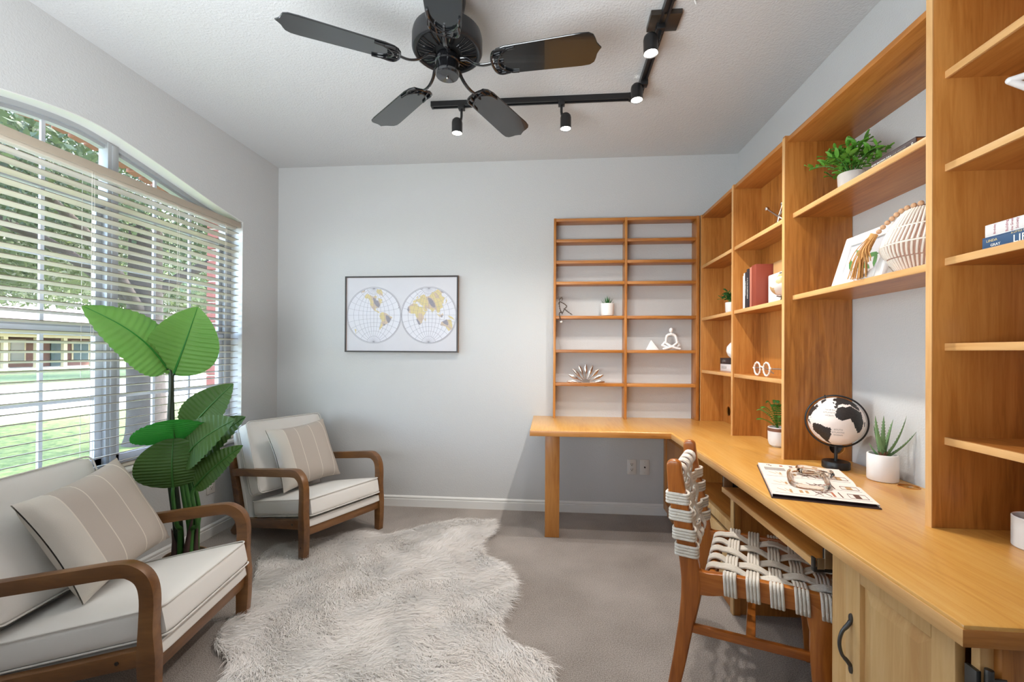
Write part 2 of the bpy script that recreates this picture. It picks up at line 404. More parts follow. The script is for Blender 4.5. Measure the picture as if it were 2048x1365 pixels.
def circle(cx, cy, r, n=20): return [(cx+r*math.cos(2*PI*i/n), cy+r*math.sin(2*PI*i/n)) for i in range(n)]
def lerp(a, b, t): return a+(b-a)*t
def bez(pts, n=12):
    """Catmull-Rom through points"""
    P = [Vector(p) for p in pts]; P = [2*P[0]-P[1]]+P+[2*P[-1]-P[-2]]; out = []
    for i in range(1, len(P)-2):
        for k in range(n):
            t = k/n; a, b, c, d = P[i-1], P[i], P[i+1], P[i+2]
            out.append(.5*((2*b)+(-a+c)*t+(2*a-5*b+4*c-d)*t*t+(-a+3*b-3*c+d)*t**3))
    out.append(P[-2]); return out
# ================================================================== room shell
XL, XR, YB, YF, ZC = -2.26, 1.378, 3.369, -2.4, 2.74
part('floor', MB().box(XL-.1, YF-.1, -.12, XR+.1, YB+.1, 0), 'carpet'); FLOOR = bpy.data.objects['floor']; struct(FLOOR)
struct(part('ceiling', MB().box(XL-.1, YF-.1, ZC, XR+.1, YB+.1, ZC+.12), 'ceiling_paint'))
struct(part('wall_back', MB().box(XL-.1, YB, 0, XR+.1, YB+.1, ZC), 'wall_paint'))
struct(part('wall_right', MB().box(XR, YF, 0, XR+.1, YB, ZC), 'wall_paint'))
struct(part('wall_front', MB().box(XL-.1, YF-.1, 0, XR+.1, YF, ZC), 'wall_paint'))
dr_ = empty('added_dark_doors', (-.4, YF+.02, 0)); struct(dr_)  # unseen dark doors, added so the rear wall reflects less light
for x0 in (-1.75, -.40):
    lf_ = part('added_door_leaf', MB().box(x0, YF+.001, .01, x0+1.33, YF+.045, 2.45), 'walnut', dr_, bev=.004)
    for z0, z1 in ((.2, 1.0), (1.15, 2.3)): part('added_door_panel', MB().box(x0+.15, YF+.044, z0, x0+1.18, YF+.052, z1), 'walnut', lf_, bev=.004)
# arched opening in the window wall
ARCH = [(0.93, 2.175), (1.16, 2.225), (1.36, 2.262), (1.577, 2.305), (1.75, 2.339), (1.90, 2.355), (2.04, 2.348), (2.263, 2.310), (2.50, 2.261), (2.704, 2.218), (2.965, 2.172)]
_ac = bez([(a, b, 0) for a, b in ARCH], 6); ARCHS = [(p.x, p.y) for p in _ac]
Y0, Y1, ZS = ARCH[0][0], ARCH[-1][0], .565
def archz(y):
    for (a, za), (b, zb) in zip(ARCHS, ARCHS[1:]):
        if a <= y <= b: return lerp(za, zb, (y-a)/(b-a))
    return ARCHS[0][1] if y < Y0 else ARCHS[-1][1]
wl = MB(); D0, D1 = XL, XL-.10
wl.box(D1, YF, 0, D0, Y0, ZC); wl.box(D1, Y1, 0, D0, YB, ZC); wl.box(D1, Y0, 0, D0, Y1, ZS)
ay = [p for p in ARCHS]
poly = [(y, z) for y, z in ay]+[(Y1, ZC), (Y0, ZC)]
wl.prism(poly, D1, D0, axis=0)
struct(part('wall_left', wl, 'wall_paint', sharp=30))
rv = MB(); rows = []
pr_ = [(Y1, ZS)]+list(reversed(ARCHS))+[(Y0, ZS)]
ins = [(Y1-.004, ZS)]+[(min(max(y, Y0+.004), Y1-.004), z-.004) for y, z in reversed(ARCHS)]+[(Y0+.004, ZS)]
rv.grid([[(D1, y, z) for y, z in ins], [(D0+.0015, y, z) for y, z in ins], [(D0+.0015, y, z) for y, z in pr_], [(D1, y, z) for y, z in pr_]])
struct(part('trim_3', rv, 'trim_white', sharp=40))
# baseboards: board with a stepped top moulding
def baseboard(name, horiz):
    prof = [(0, 0), (.013, 0), (.013, .058), (.009, .062), (.012, .066), (.012, .076), (.006, .083), (0, .085)]
    mb = MB(); k = len(prof)
    if horiz:
        vs = [(XL, YB-d, z) for d, z in prof]+[(XR, YB-d, z) for d, z in prof]
    else:
        vs = [(XL+d, YF, z) for d, z in prof]+[(XL+d, YB, z) for d, z in prof]
    fs = [(i, (i+1) % k, k+(i+1) % k, k+i) for i in range(k)]
    mb.add(vs, fs); struct(part(name, mb, 'trim_white', sharp=20))
baseboard('baseboard_back', True); baseboard('baseboard_left', False)
# window stool and apron
sill = MB().box(XL-.085, Y0, .585, XL+.03, Y1+.06, .612)
struct(part('trim_1', sill, 'trim_white', bev=.008, seg=3))
ap = MB(); prof = [(0, .52), (.010, .52), (.018, .532), (.018, .552), (.012, .558), (.012, .585), (0, .585)]
k = len(prof); ap.add([(XL+d, Y0-.03, z) for d, z in prof]+[(XL+d, Y1+.04, z) for d, z in prof], [(i, (i+1) % k, k+(i+1) % k, k+i) for i in range(k)]+[tuple(range(k)), tuple(range(2*k-1, k-1, -1))])
struct(part('trim_2', ap, 'trim_white', sharp=20))

# ------------------------------------------------------------------ window unit
win = empty('window_1', (-2.37, 1.95, .6)); struct(win)
FX0, FX1 = -2.395, -2.345
def archband(mb, t0, t1, x0, x1, ya=Y0, yb=Y1):
    pts = [p for p in ARCHS if ya <= p[0] <= yb]; pts = [(ya, archz(ya))]+[p for p in pts if ya < p[0] < yb]+[(yb, archz(yb))]
    k = len(pts); rows = [[(x0, y, z-t0) for y, z in pts], [(x0, y, z-t1) for y, z in pts], [(x1, y, z-t1) for y, z in pts], [(x1, y, z-t0) for y, z in pts]]
    rows.append(rows[0]); return mb.grid(rows)
fr = MB(); archband(fr, -.03, .028, FX0, FX1); archband(fr, .028, .045, FX0, FX1-.014)
fr.box(FX0, Y1-.06, .60, FX1, Y1+.02, 2.16); fr.box(FX0, Y0-.02, .60, FX1, Y0+.06, 2.16)
fr.box(FX0, Y0, .585, FX1, Y1, .632)
part('window_frame', fr, 'vinyl_grey', win, sharp=25)
mu = MB().box(FX0, 2.078, .61, FX1+.006, 2.135, archz(2.1)-.01); mu.box(FX0, 2.096, .61, FX1+.014, 2.118, archz(2.1)-.02)
part('mullion', mu, 'vinyl_grey', win, bev=.002)
GX = -2.372
for ya, yb, muns in ((1.0, 2.078, (1.275, 1.54, 1.81)), (2.135, 2.905, (2.378, 2.628))):
    # transom above the sashes, sash stiles and rails
    s = MB().box(FX0, ya, 1.985, FX1-.006, yb, 2.018); part('transom_bar', s, 'vinyl_grey', win, bev=.002)
    s = MB()
    for y in (ya, yb-.036): s.box(FX0+.006, y, .63, FX1-.016, y+.036, 1.33)
    s.box(FX0+.006, ya, .628, FX1-.016, yb, .668); s.box(FX0+.006, ya, 1.306, FX1-.010, yb, 1.348)
    part('lower_sash', s, 'vinyl_white', win, bev=.002)
    s = MB()
    for y in (ya, yb-.03): s.box(FX0+.002, y, 1.33, FX1-.024, y+.03, 1.99)
    s.box(FX0+.002, ya, 1.345, FX1-.018, yb, 1.372)
    part('upper_sash', s, 'vinyl_grey', win, bev=.002)
    s = MB().box(FX1-.010, (ya+yb)/2-.03, 1.335, FX1+.006, (ya+yb)/2+.03, 1.352); part('sash_lock', s, 'vinyl_white', win, bev=.003)
    for y in muns:
        part('muntin', MB().box(GX-.006, y-.008, .65, GX+.006, y+.008, 2.0), 'vinyl_white', win)
        part('muntin', MB().box(GX-.006, y-.008, 2.0, GX+.006, y+.008, archz(y)-.03), 'vinyl_white', win)
    for z in (.984, 1.68):
        part('muntin', MB().box(GX-.005, ya, z-.008, GX+.005, yb, z+.008), 'vinyl_white', win)
    pl = [(y, z-.02) for y, z in ARCHS if ya <= y <= yb]
    pl = [(ya, archz(ya)-.02)]+pl+[(yb, archz(yb)-.02)]
    part('glass_pane', MB().prism([(ya, .64), (yb, .64)]+[(y, z) for y, z in reversed(pl)], GX-.003, GX, axis=0), 'pane_glass', win)
# exterior veneer: brick return at the jamb, rowlock arch above
ext = empty('wall_exterior', (-2.45, 1.95, 0)); struct(ext)
mo = MB(); XO0, XO1 = -2.50, -2.40
mo.box(XO0, Y1-.028, -.3, XO1, 6.5, 3.2); mo.box(XO0, -3, -.3, XO1, Y0+.028, 3.2); mo.box(XO0, Y0, -.3, XO1, Y1, .56)
pts = [(y, z+.012) for y, z in ARCHS]; mo.prism(pts+[(Y1, 3.2), (Y0, 3.2)], XO0, XO1, axis=0)
part('mortar_bed', mo, 'mortar', ext)
bm_ = MB().box(-.052, -.045, -.033, .052, .045, .033); bmesh_j = bm_.mesh('brick', ['outside_brick'], bev=.004, seg=1)
for i in range(24):
    o = link('brick', bmesh_j, ext); dy = random.Random(i).uniform(-.003, .003)
    o.location = Vector((-2.455, Y1+.006+dy, .60+i*.076-.04))-Vector((-2.45, 1.95, 0))
bm2 = MB().box(-.052, -.029, -.05, .052, .029, .05); bmesh_a = bm2.mesh('brick', ['arch_brick'], bev=.004, seg=1)
y = Y0+.05; i = 0
while y < Y1-.02:
    o = link('brick', bmesh_a, ext); sl = math.atan2(archz(y+.02)-archz(y-.02), .04)
    o.location = Vector((-2.458, y, archz(y)+.040+random.Random(i).uniform(-.003, .003)))-Vector((-2.45, 1.95, 0)); o.rotation_euler = (sl, 0, 0)
    y += .077; i += 1

# ------------------------------------------------------------------ horizontal blind
bl = empty('window_blind', (-2.285, 1.95, 2.12))
tag(bl, 'cream horizontal slatted blind hanging in the arched window, slats tilted open', 'blind')
part('valance', MB().box(-2.27, Y0+.03, 2.118, -2.252, 2.935, 2.158).box(-2.315, 2.922, 2.118, -2.262, 2.935, 2.158), 'valance', bl, bev=.004)
part('head_rail', MB().box(-2.318, Y0+.04, 2.105, -2.272, 2.915, 2.148), 'slat', bl, bev=.003)
TILT = R(11); cx, sx = math.cos(TILT), math.sin(TILT)
sm = MB(); rows = []
for yy in (Y0+.035-1.95, 2.93-1.95):
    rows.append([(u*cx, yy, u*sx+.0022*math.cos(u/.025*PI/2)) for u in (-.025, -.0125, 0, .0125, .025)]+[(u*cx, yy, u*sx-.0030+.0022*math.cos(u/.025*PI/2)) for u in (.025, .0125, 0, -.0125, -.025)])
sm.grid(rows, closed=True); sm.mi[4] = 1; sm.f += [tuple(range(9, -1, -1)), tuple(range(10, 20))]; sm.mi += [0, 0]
slat_me = sm.mesh('slat', ['slat', 'slat_edge_shade'], sharp=50)
nsl = 33
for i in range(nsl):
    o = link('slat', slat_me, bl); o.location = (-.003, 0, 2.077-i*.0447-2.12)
part('bottom_rail', MB().box(-2.312, Y0+.035, .616, -2.264, 2.93, .632), 'slat', bl, bev=.004)
for y in (1.30, 1.935, 2.42, 2.80):
    part('ladder_cord', MB().tube([(-2.262, y, 2.11), (-2.262, y, .63)], .0011, 5), 'cord', bl)
    part('ladder_cord', MB().tube([(-2.314, y, 2.11), (-2.314, y, .63)], .0011, 5), 'cord', bl)
    part('lift_cord', MB().tube([(-2.262, y+.012, 2.11), (-2.262, y+.012, .63)], .0008, 5), 'cord', bl)

# ================================================================== outside
struct(part('lawn', MB().box(-11.2, -30, -.6, -2.5, 45, -.3), 'grass'))
struct(part('street', MB().box(-21.2, -40, -.62, -11.2, 70, -.42), 'asphalt'))
struct(part('far_lawn', MB().box(-60, -40, -.6, -21.2, 80, -.22), 'grass'))
struct(part('curb_near', MB().box(-11.35, -40, -.6, -11.1, 70, -.28), 'concrete'))
struct(part('curb_far', MB().box(-21.3, -40, -.6, -21.0, 80, -.20), 'concrete'))
def rockbed():
    rg = random.Random(4); mb = MB()
    for i in range(160):
        mb.sphere((-2.75-rg.random()*.45, 1.2+rg.random()*2.4, -.27+rg.random()*.03), rg.uniform(.03, .06), 6, 4, sc=(1, 1.2, .7))
    o = part('flower_bed_stones', mb, 'house_stone', loc=(-3, 2.4, -.3), stuff=True); tag(o, 'pale stones edging the flower bed under the window', 'stones')
rockbed()
def leafcloud(rg, blobs, n, size, flat=.55):
    """n leaf cards (bent diamonds) through a set of ellipsoids"""
    nb = len(blobs); w = np.array([b[3]*b[4]*b[5] for b in blobs]); w = w/w.sum()
    idx = rg.choice(nb, n, p=w); B = np.array(blobs)[idx]
    d = rg.normal(size=(n, 3)); d /= np.linalg.norm(d, axis=1)[:, None]
    rad = rg.uniform(.25, 1, n)**.45
    c = B[:, :3]+d*rad[:, None]*B[:, 3:6]
    a = rg.normal(size=(n, 3)); a /= np.linalg.norm(a, axis=1)[:, None]
    b = np.cross(a, rg.normal(size=(n, 3))); b /= np.linalg.norm(b, axis=1)[:, None]
    s = size*rg.uniform(.6, 1.4, n)[:, None]
    nn = np.cross(a, b)
    v = np.stack([c-a*s, c+b*s*flat+nn*s*.15, c+a*s, c-b*s*flat+nn*s*.15], 1).reshape(-1, 3)
    f = np.arange(n*4).reshape(-1, 4)
    return v, f
def cloudmesh(name, v, f, matname):
    me = bpy.data.meshes.new(name); me.vertices.add(len(v)); me.vertices.foreach_set('co', v.astype(np.float32).ravel())
    me.loops.add(f.size); me.loops.foreach_set('vertex_index', f.astype(np.int32).ravel())
    me.polygons.add(len(f)); me.polygons.foreach_set('loop_start', np.arange(0, f.size, 4).astype(np.int32))
    me.update(calc_edges=True); me.materials.append(MATS[matname]); return me
def tree(label, base, h, r, blobs, n, size, matname, seed, limbs=()):
    t = empty('shade_tree', base); tag(t, label, 'tree'); b = Vector(base)
    pts = [b+Vector((0, 0, -.1)), b+Vector((.02, .03, .35)), b+Vector((-.05, .05, h*.5)), b+Vector((.05, -.05, h))]
    pts = bez(pts, 6); k = len(pts)
    rs = [r*(1.35 if i == 0 else 1.12-.35*i/k) for i in range(k)]
    mb = MB(); 
    part('trunk', mb.tube(pts, rs, 18), 'bark', t, sharp=80)
    for (z, dx, dy, dz, rr) in limbs:
        p = b+Vector((0, 0, z)); q = p+Vector((dx, dy, dz))
        part('limb', MB().tube(bez([p, p+Vector((dx*.45, dy*.45, dz*.6)), q], 5), [rr*(1-.6*i/10) for i in range(11)], 10), 'bark', t, sharp=80)
    rg = np.random.default_rng(seed); v, f = leafcloud(rg, blobs, n, size)
    o = link('crown', cloudmesh('crown', v-np.array(base), f, matname), t); o['kind'] = 'stuff'; ORG[o] = Vector(base)
# tree in front of the window, and those behind it
tree('rough barked shade tree nearest the window, its trunk behind the right half of the blind', (-6.68, 6.55, -.3), 3.6, .265,
     [(-6.6, 6.4, 4.6, 2.6, 3.4, 1.7), (-5.4, 3.2, 4.2, 1.9, 2.6, 1.2), (-8.2, 8.5, 4.4, 2.6, 2.8, 1.7), (-7.8, 4.8, 3.9, 1.8, 1.8, 1.1), (-5.6, 8.4, 3.4, 1.4, 1.5, .9)], 46000, .046, 'tree_leaf_dark', 3,
     ((2.2, -1.6, -1.8, 1.5, .11), (2.4, 1.2, 1.9, 1.3, .10), (2.0, .4, -1.9, 1.6, .10), (1.9, -1.9, 1.6, 1.2, .09)))
tree('broad leafy tree across the lawn to the left of the nearest trunk', (-12.2, 7.2, -.3), 4.2, .2,
     [(-12, 7.0, 3.9, 3.2, 3.6, 1.9), (-13.0, 10.0, 4.2, 2.6, 3.0, 1.9), (-11.5, 4.6, 3.6, 2.0, 2.4, 1.3)], 32000, .075, 'tree_leaf', 5,
     ((2.5, -1.5, 1.5, 1.4, .09), (2.6, 1.3, -1.7, 1.3, .09)))
tree('tall tree in the yard of the house across the street', (-26, 23.0, -.2), 5.5, .3,
     [(-26, 22, 7.0, 4.5, 5.5, 3.6), (-24, 26, 6.0, 4.0, 5.0, 3.2), (-28, 17.5, 6.8, 4.0, 5.0, 3.6)], 18000, .17, 'tree_leaf', 8,
     ((3.0, -1.5, 1.5, 2.4, .13), (3.4, 1.3, -2.2, 2.3, .13)))
tree('far tree standing right of the house across the street', (-30, 36, -.2), 5.5, .3,
     [(-30, 36, 6.5, 4.5, 5.5, 3.8), (-27, 40, 5.5, 4.0, 5.0, 3.2), (-30, 31.0, 7.0, 4.0, 4.0, 2.6)], 14000, .17, 'tree_leaf', 9)
tree('pale foliaged tree farthest right beyond the brick jamb of the window', (-17.5, 24.5, -.3), 4.6, .22,
     [(-17.5, 24.5, 4.9, 3.0, 4.0, 2.4), (-16.0, 20.5, 5.2, 2.6, 3.2, 2.0)], 15000, .11, 'tree_leaf', 12)
# house across the street
hs = empty('brick_house', (-38, 27, -.2)); tag(hs, 'low brick house with cream porch posts across the street', 'house')
part('wall', MB().box(-44, 12, -.2, -38.6, 33.6, 2.6), 'house_brick', hs)
part('porch_floor', MB().box(-38.6, 14, -.2, -35.7, 33, -.06), 'concrete', hs)
part('porch_beam', MB().box(-36.4, 13.5, 2.06, -35.9, 33.4, 2.46), 'house_trim', hs)
part('roof', MB().add([(-35.4, 13, 2.44), (-35.4, 34, 2.44), (-41.5, 34, 5.2), (-41.5, 13, 5.2), (-35.4, 13, 2.3), (-35.4, 34, 2.3), (-46, 34, 2.3), (-46, 13, 2.3)], [(0, 1, 2, 3), (4, 7, 6, 5), (0, 4, 5, 1), (1, 5, 6, 2), (2, 6, 7, 3), (3, 7, 4, 0)]), 'house_roof', hs)
for y in (16, 18.4, 20.8, 23.2, 25.55, 27.35, 29.05, 31.0):
    part('porch_post', MB().box(-36.22, y-.12, -.2, -35.98, y+.12, 2.1).box(-36.26, y-.16, -.2, -35.94, y+.16, .0), 'house_trim', hs)
for y, w in ((22.0, 1.0), (28.0, .8), (32.2, 1.1)):
    f = part('window', MB().box(-38.62, y-w/2-.1, .3, -38.5, y+w/2+.1, 1.95), 'house_trim', hs); part('pane', MB().box(-38.5, y-w/2, .4, -38.48, y+w/2, 1.85), 'house_glass', f)
d = part('door', MB().box(-38.62, 30.1, -.1, -38.5, 31.0, 1.95), 'house_glass', hs)
hs2 = empty('stone_house', (-27, 42, -.2)); tag(hs2, 'pale stone house with red trimmed gable far right through the window', 'house')
part('wall', MB().box(-32, 38.5, -.2, -25, 50, 2.6), 'house_stone', hs2)
part('gable', MB().prism([(38.5, 2.6), (50, 2.6), (44.2, 5.6)], -30, -25, axis=0), 'house_stone', hs2)
part('gable_trim', MB().ribbon([(38.2, 2.5), (44.2, 5.7), (50.3, 2.5)], .3, -25, -24.8, axis=0), 'outside_brick', hs2)
f = part('window', MB().box(-25, 42, .5, -24.9, 43.4, 2.0), 'house_trim', hs2); part('pane', MB().box(-24.9, 42.1, .6, -24.88, 43.3, 1.9), 'house_glass', f)
car = empty('parked_car', (-23.6, 33, -.2)); tag(car, 'red car parked across the street at the right edge of the window view', 'car')
cb = MB().prism([(30.9, .1), (35.1, .1), (35.1, .62), (34.2, .72), (33.6, 1.15), (31.9, 1.15), (31.2, .75), (30.9, .65)], -24.4, -22.8, axis=0); part('body', cb, 'car_red', car, bev=.08)
part('side_window', MB().prism([(31.5, .78), (33.9, .78), (33.45, 1.08), (32.0, 1.08)], -22.8, -22.77, axis=0), 'car_glass', car)
for y in (31.7, 34.3):
    part('wheel', MB().tube([(-22.95, y, .12), (-22.7, y, .12)], .32, 16), 'tyre', car)
# ================================================================== built-in desk and shelving
ZT, TH = .741, .04
# continuous L-shaped worktop with a cable hole
wt = empty('worktop', (.74, 2.76, 0)); tag(wt, 'L-shaped honey maple desktop running along the back and right walls', 'desktop')
poly = [(-.152, YB-.002), (-.146, 2.752), (.735, 2.752), (.752, .858), (XR-.002, .852), (XR-.002, YB-.002)]
part('top', MB().prism(poly, ZT-TH, ZT, axis=2, holes=[circle(1.328, 1.732, .031, 24)[::-1]]), 'top_y', wt, bev=.006, seg=2)
part('front_edge', MB().prism([(.7325, 2.7505), (.735, 2.752), (.752, .858), (.7495, .8565)], ZT-TH, ZT-.008, axis=2), 'edge_y', wt, bev=.001)
part('end_edge', MB().prism([(.7495, .8565), (.752, .858), (XR-.002, .852), (XR-.002, .8498)], ZT-TH, ZT-.008, axis=2), 'honey_x', wt, bev=.0005)
part('front_edge', MB().prism([(-.146, 2.752), (.735, 2.752), (.7325, 2.7498), (-.1465, 2.7498)], ZT-TH, ZT-.008, axis=2), 'honey_x', wt, bev=.0005)  # darker wood stands in for shade on the back run's edge
part('grommet_rim', MB().lathe([(.031, -.03), (.0315, .0015), (.034, .0015), (.034, -.0), (.031, -.03)], 24, (1.328, 1.732, ZT), cap=False), 'honey_x', wt)
part('leg', MB().box(-.050, 2.89, 0, .046, 2.98, ZT-TH), 'honey_z', wt, bev=.004)
# shelving on the back wall (open back)
bb = empty('back_bookcase', (.535, 3.30, ZT)); tag(bb, 'tall open-backed honey wood shelves against the back wall', 'bookcase')
YFB = 3.258
for x0, x1 in ((0, .0185), (.527, .5455), (1.043, 1.066)):
    part('upright', MB().box(x0, YFB, ZT, x1, YB, 2.245), 'honey_z', bb, bev=.002)
for x0, x1 in ((.0185, .527), (.5455, 1.043)):
    part('top_board', MB().box(x0, YFB+.002, 2.222, x1, YB, 2.243), 'honey_x', bb, bev=.002)
    for z in (2.087, 1.927, 1.769, 1.511, 1.256, 1.005):
        part('shelf', MB().box(x0, YFB+.004, z-.022, x1, YB, z), 'honey_x', bb, bev=.002)
part('cable_clip', MB().box(.60, 3.30, 2.2435, .72, 3.34, 2.252), 'honey_x', bb)
# bays on the right wall with wooden backs
XF, TP = 1.077, .020
cb_ = empty('corner_bookcase', (1.2, 2.7, ZT)); tag(cb_, 'two-bay honey wood bookcase in the corner of the right wall, wooden back panels', 'bookcase')
def hole_panel(y0, y1, x1, hx, hz, r=.034):
    return MB().prism([(XF, ZT), (x1, ZT), (x1, 2.258), (XF, 2.258)], y0, y1, axis=1, holes=[circle(hx, hz, r, 20)[::-1]])
part('side_panel', MB().box(XF, 3.262, ZT, XR, 3.282, 2.250), 'honey_z', cb_, bev=.0015)
part('side_panel', MB().box(XF, 2.694, ZT, XR, 2.714, 2.254), 'honey_z', cb_, bev=.0015)
part('side_panel', hole_panel(2.114, 2.134, XR-.002, 1.312, .805), 'honey_z', cb_, bev=.0015)
for y0, y1 in ((2.714, 3.262), (2.134, 2.694)):
    bp = MB().prism([(y0, ZT), (y1, ZT), (y1, 2.235), (y0, 2.235)], 1.238, 1.246, axis=0, holes=([circle(3.17, .825, .034, 20)[::-1]] if y0 > 2.5 else []))
    part('back_panel', bp, 'honey_z', cb_)
    part('top_board', MB().box(XF+.004, y0, 2.226, 1.3, y1, 2.248), 'honey_y', cb_, bev=.0015)
    for z in (1.876, 1.493, 1.113):
        s = part('shelf', MB().box(XF+.012, y0, z-.02, 1.238, y1, z), 'honey_y', cb_)
        part('edge_band', MB().box(XF+.006, y0, z-.0205, XF+.0125, y1, z+.0005), 'edge_y', cb_, bev=.001)
for y0 in (3.262, 2.694, 2.114): part('edge_band', MB().box(XF-.002, y0-.0003, ZT, XF+.0005, y0+.0203, 2.25), 'edge_z', cb_)
# bridging shelves over the work place
bs = empty('bridge_shelves', (1.2, 1.73, 1.49)); tag(bs, 'long honey wood shelves spanning the wall above the globe between two bookcases', 'shelf')
YP2, YP3 = 2.114, 1.349
part('top_board', MB().box(1.085, YP3, 2.226, XR, YP2, 2.248), 'honey_y', bs, bev=.0015)
for z in (1.892, 1.508):
    part('shelf', MB().box(1.122, YP3, z-.02, XR, YP2, z), 'honey_y', bs)
    part('edge_band', MB().box(1.112, YP3, z-.0225, 1.1225, YP2, z+.0005), 'edge_y', bs, bev=.003)
# bookcase nearest the camera
nb = empty('near_bookcase', (1.22, 1.0, ZT)); tag(nb, 'honey wood bookcase at the right edge of the view, nearest the camera', 'bookcase')
part('side_panel', MB().box(XF+.004, 1.329, ZT, XR, 1.349, 2.66), 'honey_z', nb, bev=.0015)
part('edge_band', MB().box(XF+.002, 1.3287, ZT, XF+.0045, 1.3493, 2.66), 'edge_z', nb)
part('side_panel', MB().box(XF+.004, .60, ZT+.02, XR, .62, 2.66), 'honey_z', nb, bev=.0015)
part('back_panel', MB().box(XR-.012, .62, ZT, XR-.002, 1.329, 2.66), 'honey_z', nb)
for z in (2.302, 2.047, 1.780, 1.511, 1.268, 1.0):
    part('shelf', MB().box(1.122, .62, z-.02, XR-.012, 1.329, z), 'honey_y', nb)
    part('edge_band', MB().box(1.113, .62, z-.0205, 1.1225, 1.329, z+.0003), 'edge_y', nb, bev=.001)
# ---- base cabinets
def raised_door(parent, x, y0, y1, z0, z1, m, m2, handle=None, th=.02):
    """door facing -x with stiles, rails and a raised panel"""
    w = .055; d = part('door', MB().box(x, y0, z0, x+th, y0+w, z1).box(x, y1-w, z0, x+th, y1, z1).box(x, y0+w, z0, x+th, y1-w, z0+w).box(x, y0+w, z1-w, x+th, y1-w, z1), m, parent, bev=.0025)
    a, b, c, e = y0+w, y1-w, z0+w, z1-w; r = .035
    mb = MB().grid([[(x+.013, a, c), (x+.013, b, c), (x+.013, b, e), (x+.013, a, e)], [(x+.012, a+.006, c+.006), (x+.012, b-.006, c+.006), (x+.012, b-.006, e-.006), (x+.012, a+.006, e-.006)],
                    [(x+.003, a+r, c+r), (x+.003, b-r, c+r), (x+.003, b-r, e-r), (x+.003, a+r, e-r)]], closed=True)
    n = len(mb.v); mb.f.append((8, 9, 10, 11)); mb.mi.append(0)
    part('raised_panel', mb, m2, d, sharp=12)
    return d
def bow_handle(parent, x, y, z0, z1, matname='pewter'):
    zm = (z0+z1)/2; h = (z1-z0)/2
    pts = [(x-.002, y, z0+.008), (x-.010, y, z0+.020), (x-.024, y, z0+.038), (x-.030, y, zm), (x-.024, y, z1-.038), (x-.010, y, z1-.020), (x-.002, y, z1-.008)]
    mb = MB().tube(bez(pts, 5), [.0055]*8+[.0045]*15+[.0055]*8, 10)
    for z in (z0, z1): mb.lathe([(0.001, -.001), (.009, 0), (.008, .004), (.003, .006)], 12, (0, 0, 0)); V = mb.v[-48:]; mb.v[-48:] = [(x-p[2], y+p[0]*.8, z+p[1]*1.5) for p in V]
    return part('handle', mb, matname, parent, sharp=50)
fc = empty('far_base_cabinet', (1.1, 2.75, 0)); tag(fc, 'honey wood base cabinet under the far corner of the desk, with open bay', 'cabinet')
XC = .835
part('carcass', MB().box(XC+.022, 3.335, .05, XR, 3.355, .70).box(XC+.022, 2.80, .05, XR, 2.82, .70).box(XC+.03, 2.15, .05, XR, 3.35, .07).box(XR-.02, 2.15, .05, XR-.004, 3.35, .70), 'honey_z', fc)
part('end_panel', MB().box(.856, 2.125, .0, XR-.004, 2.147, .70), 'honey_z', fc, bev=.002)
part('end_stile', MB().box(.856, 2.115, .0, .886, 2.125, .70), 'honey_z', fc, bev=.002)
part('face_edge', MB().box(.850, 2.114, .0, .8565, 2.148, .70), 'maple_z', fc, bev=.001)
part('toe_kick', MB().box(XC+.03, 2.15, 0, XC+.05, 3.35, .055), 'honey_y', fc)
dd = raised_door(fc, XC, 2.80, 3.345, .062, .692, 'honey_z', 'honey_z')
part('knob', MB().sphere((XC-.014, 2.84, .48), .013, 12, 8, sc=(1, 1, 1)), 'pewter', dd)
part('shelf', MB().box(.872, 2.147, .405, XR-.02, 2.80, .425), 'honey_y', fc); part('shelf_rail', MB().box(.850, 2.147, .376, .873, 2.80, .426), 'maple_z', fc, bev=.002)
dr = part('drawer', MB().box(.852, 2.165, .085, .872, 2.79, .355), 'maple_z', fc, bev=.003); part('pull', MB().box(.838, 2.175, .335, .853, 2.215, .350), 'pewter', dr, bev=.002)
rc = empty('near_base_cabinet', (1.0, 1.1, 0)); tag(rc, 'pale maple base cabinet at the lower right corner with raised panel door', 'cabinet')
part('carcass', MB().box(.817, 1.285, .0, XR, 1.305, .70).box(.817, .905, .05, XR, 1.285, .07).box(.822, .905, .0, .832, 1.285, .05).box(XR-.02, .905, .05, XR-.004, 1.285, .7), 'maple_z', rc)
part('face_stile', MB().box(.797, 1.248, .05, .817, 1.305, .70), 'maple_z', rc, bev=.002)
d2 = raised_door(rc, .795, .925, 1.246, .06, .694, 'maple_z', 'maple_z')
bow_handle(d2, .795, 1.222, .398, .532)
ee = part('end_stile', MB().box(.806, .887, .0, .838, .905, .70), 'maple_z', rc, bev=.002)
d3 = part('end_door', MB().box(.830, .872, .05, .875, .892, .695).box(XR-.05, .872, .05, XR, .892, .695).box(.875, .872, .05, XR-.05, .892, .10).box(.875, .872, .65, XR-.05, .892, .695), 'honey_z', rc, bev=.002)
part('inset_panel', MB().box(.874, .882, .09, XR-.05, .888, .66), 'honey_z', d3)
part('hinge', MB().box(.797, .884, .585, .806, .908, .640).tube([(.812, .876, .575), (.812, .876, .650)], .007, 10).box(.812, .870, .590, .838, .874, .636), 'pewter', rc, bev=.001)
kt = empty('keyboard_tray', (.95, 1.75, .6)); tag(kt, 'honey wood keyboard tray hung on metal slides under the desk edge', 'tray')
part('board', MB().box(.795, 1.372, .592, 1.10, 2.09, .612), 'honey_y', kt, bev=.005)
part('front_edge', MB().box(.787, 1.372, .590, .7955, 2.09, .613), 'edge_y', kt, bev=.002)
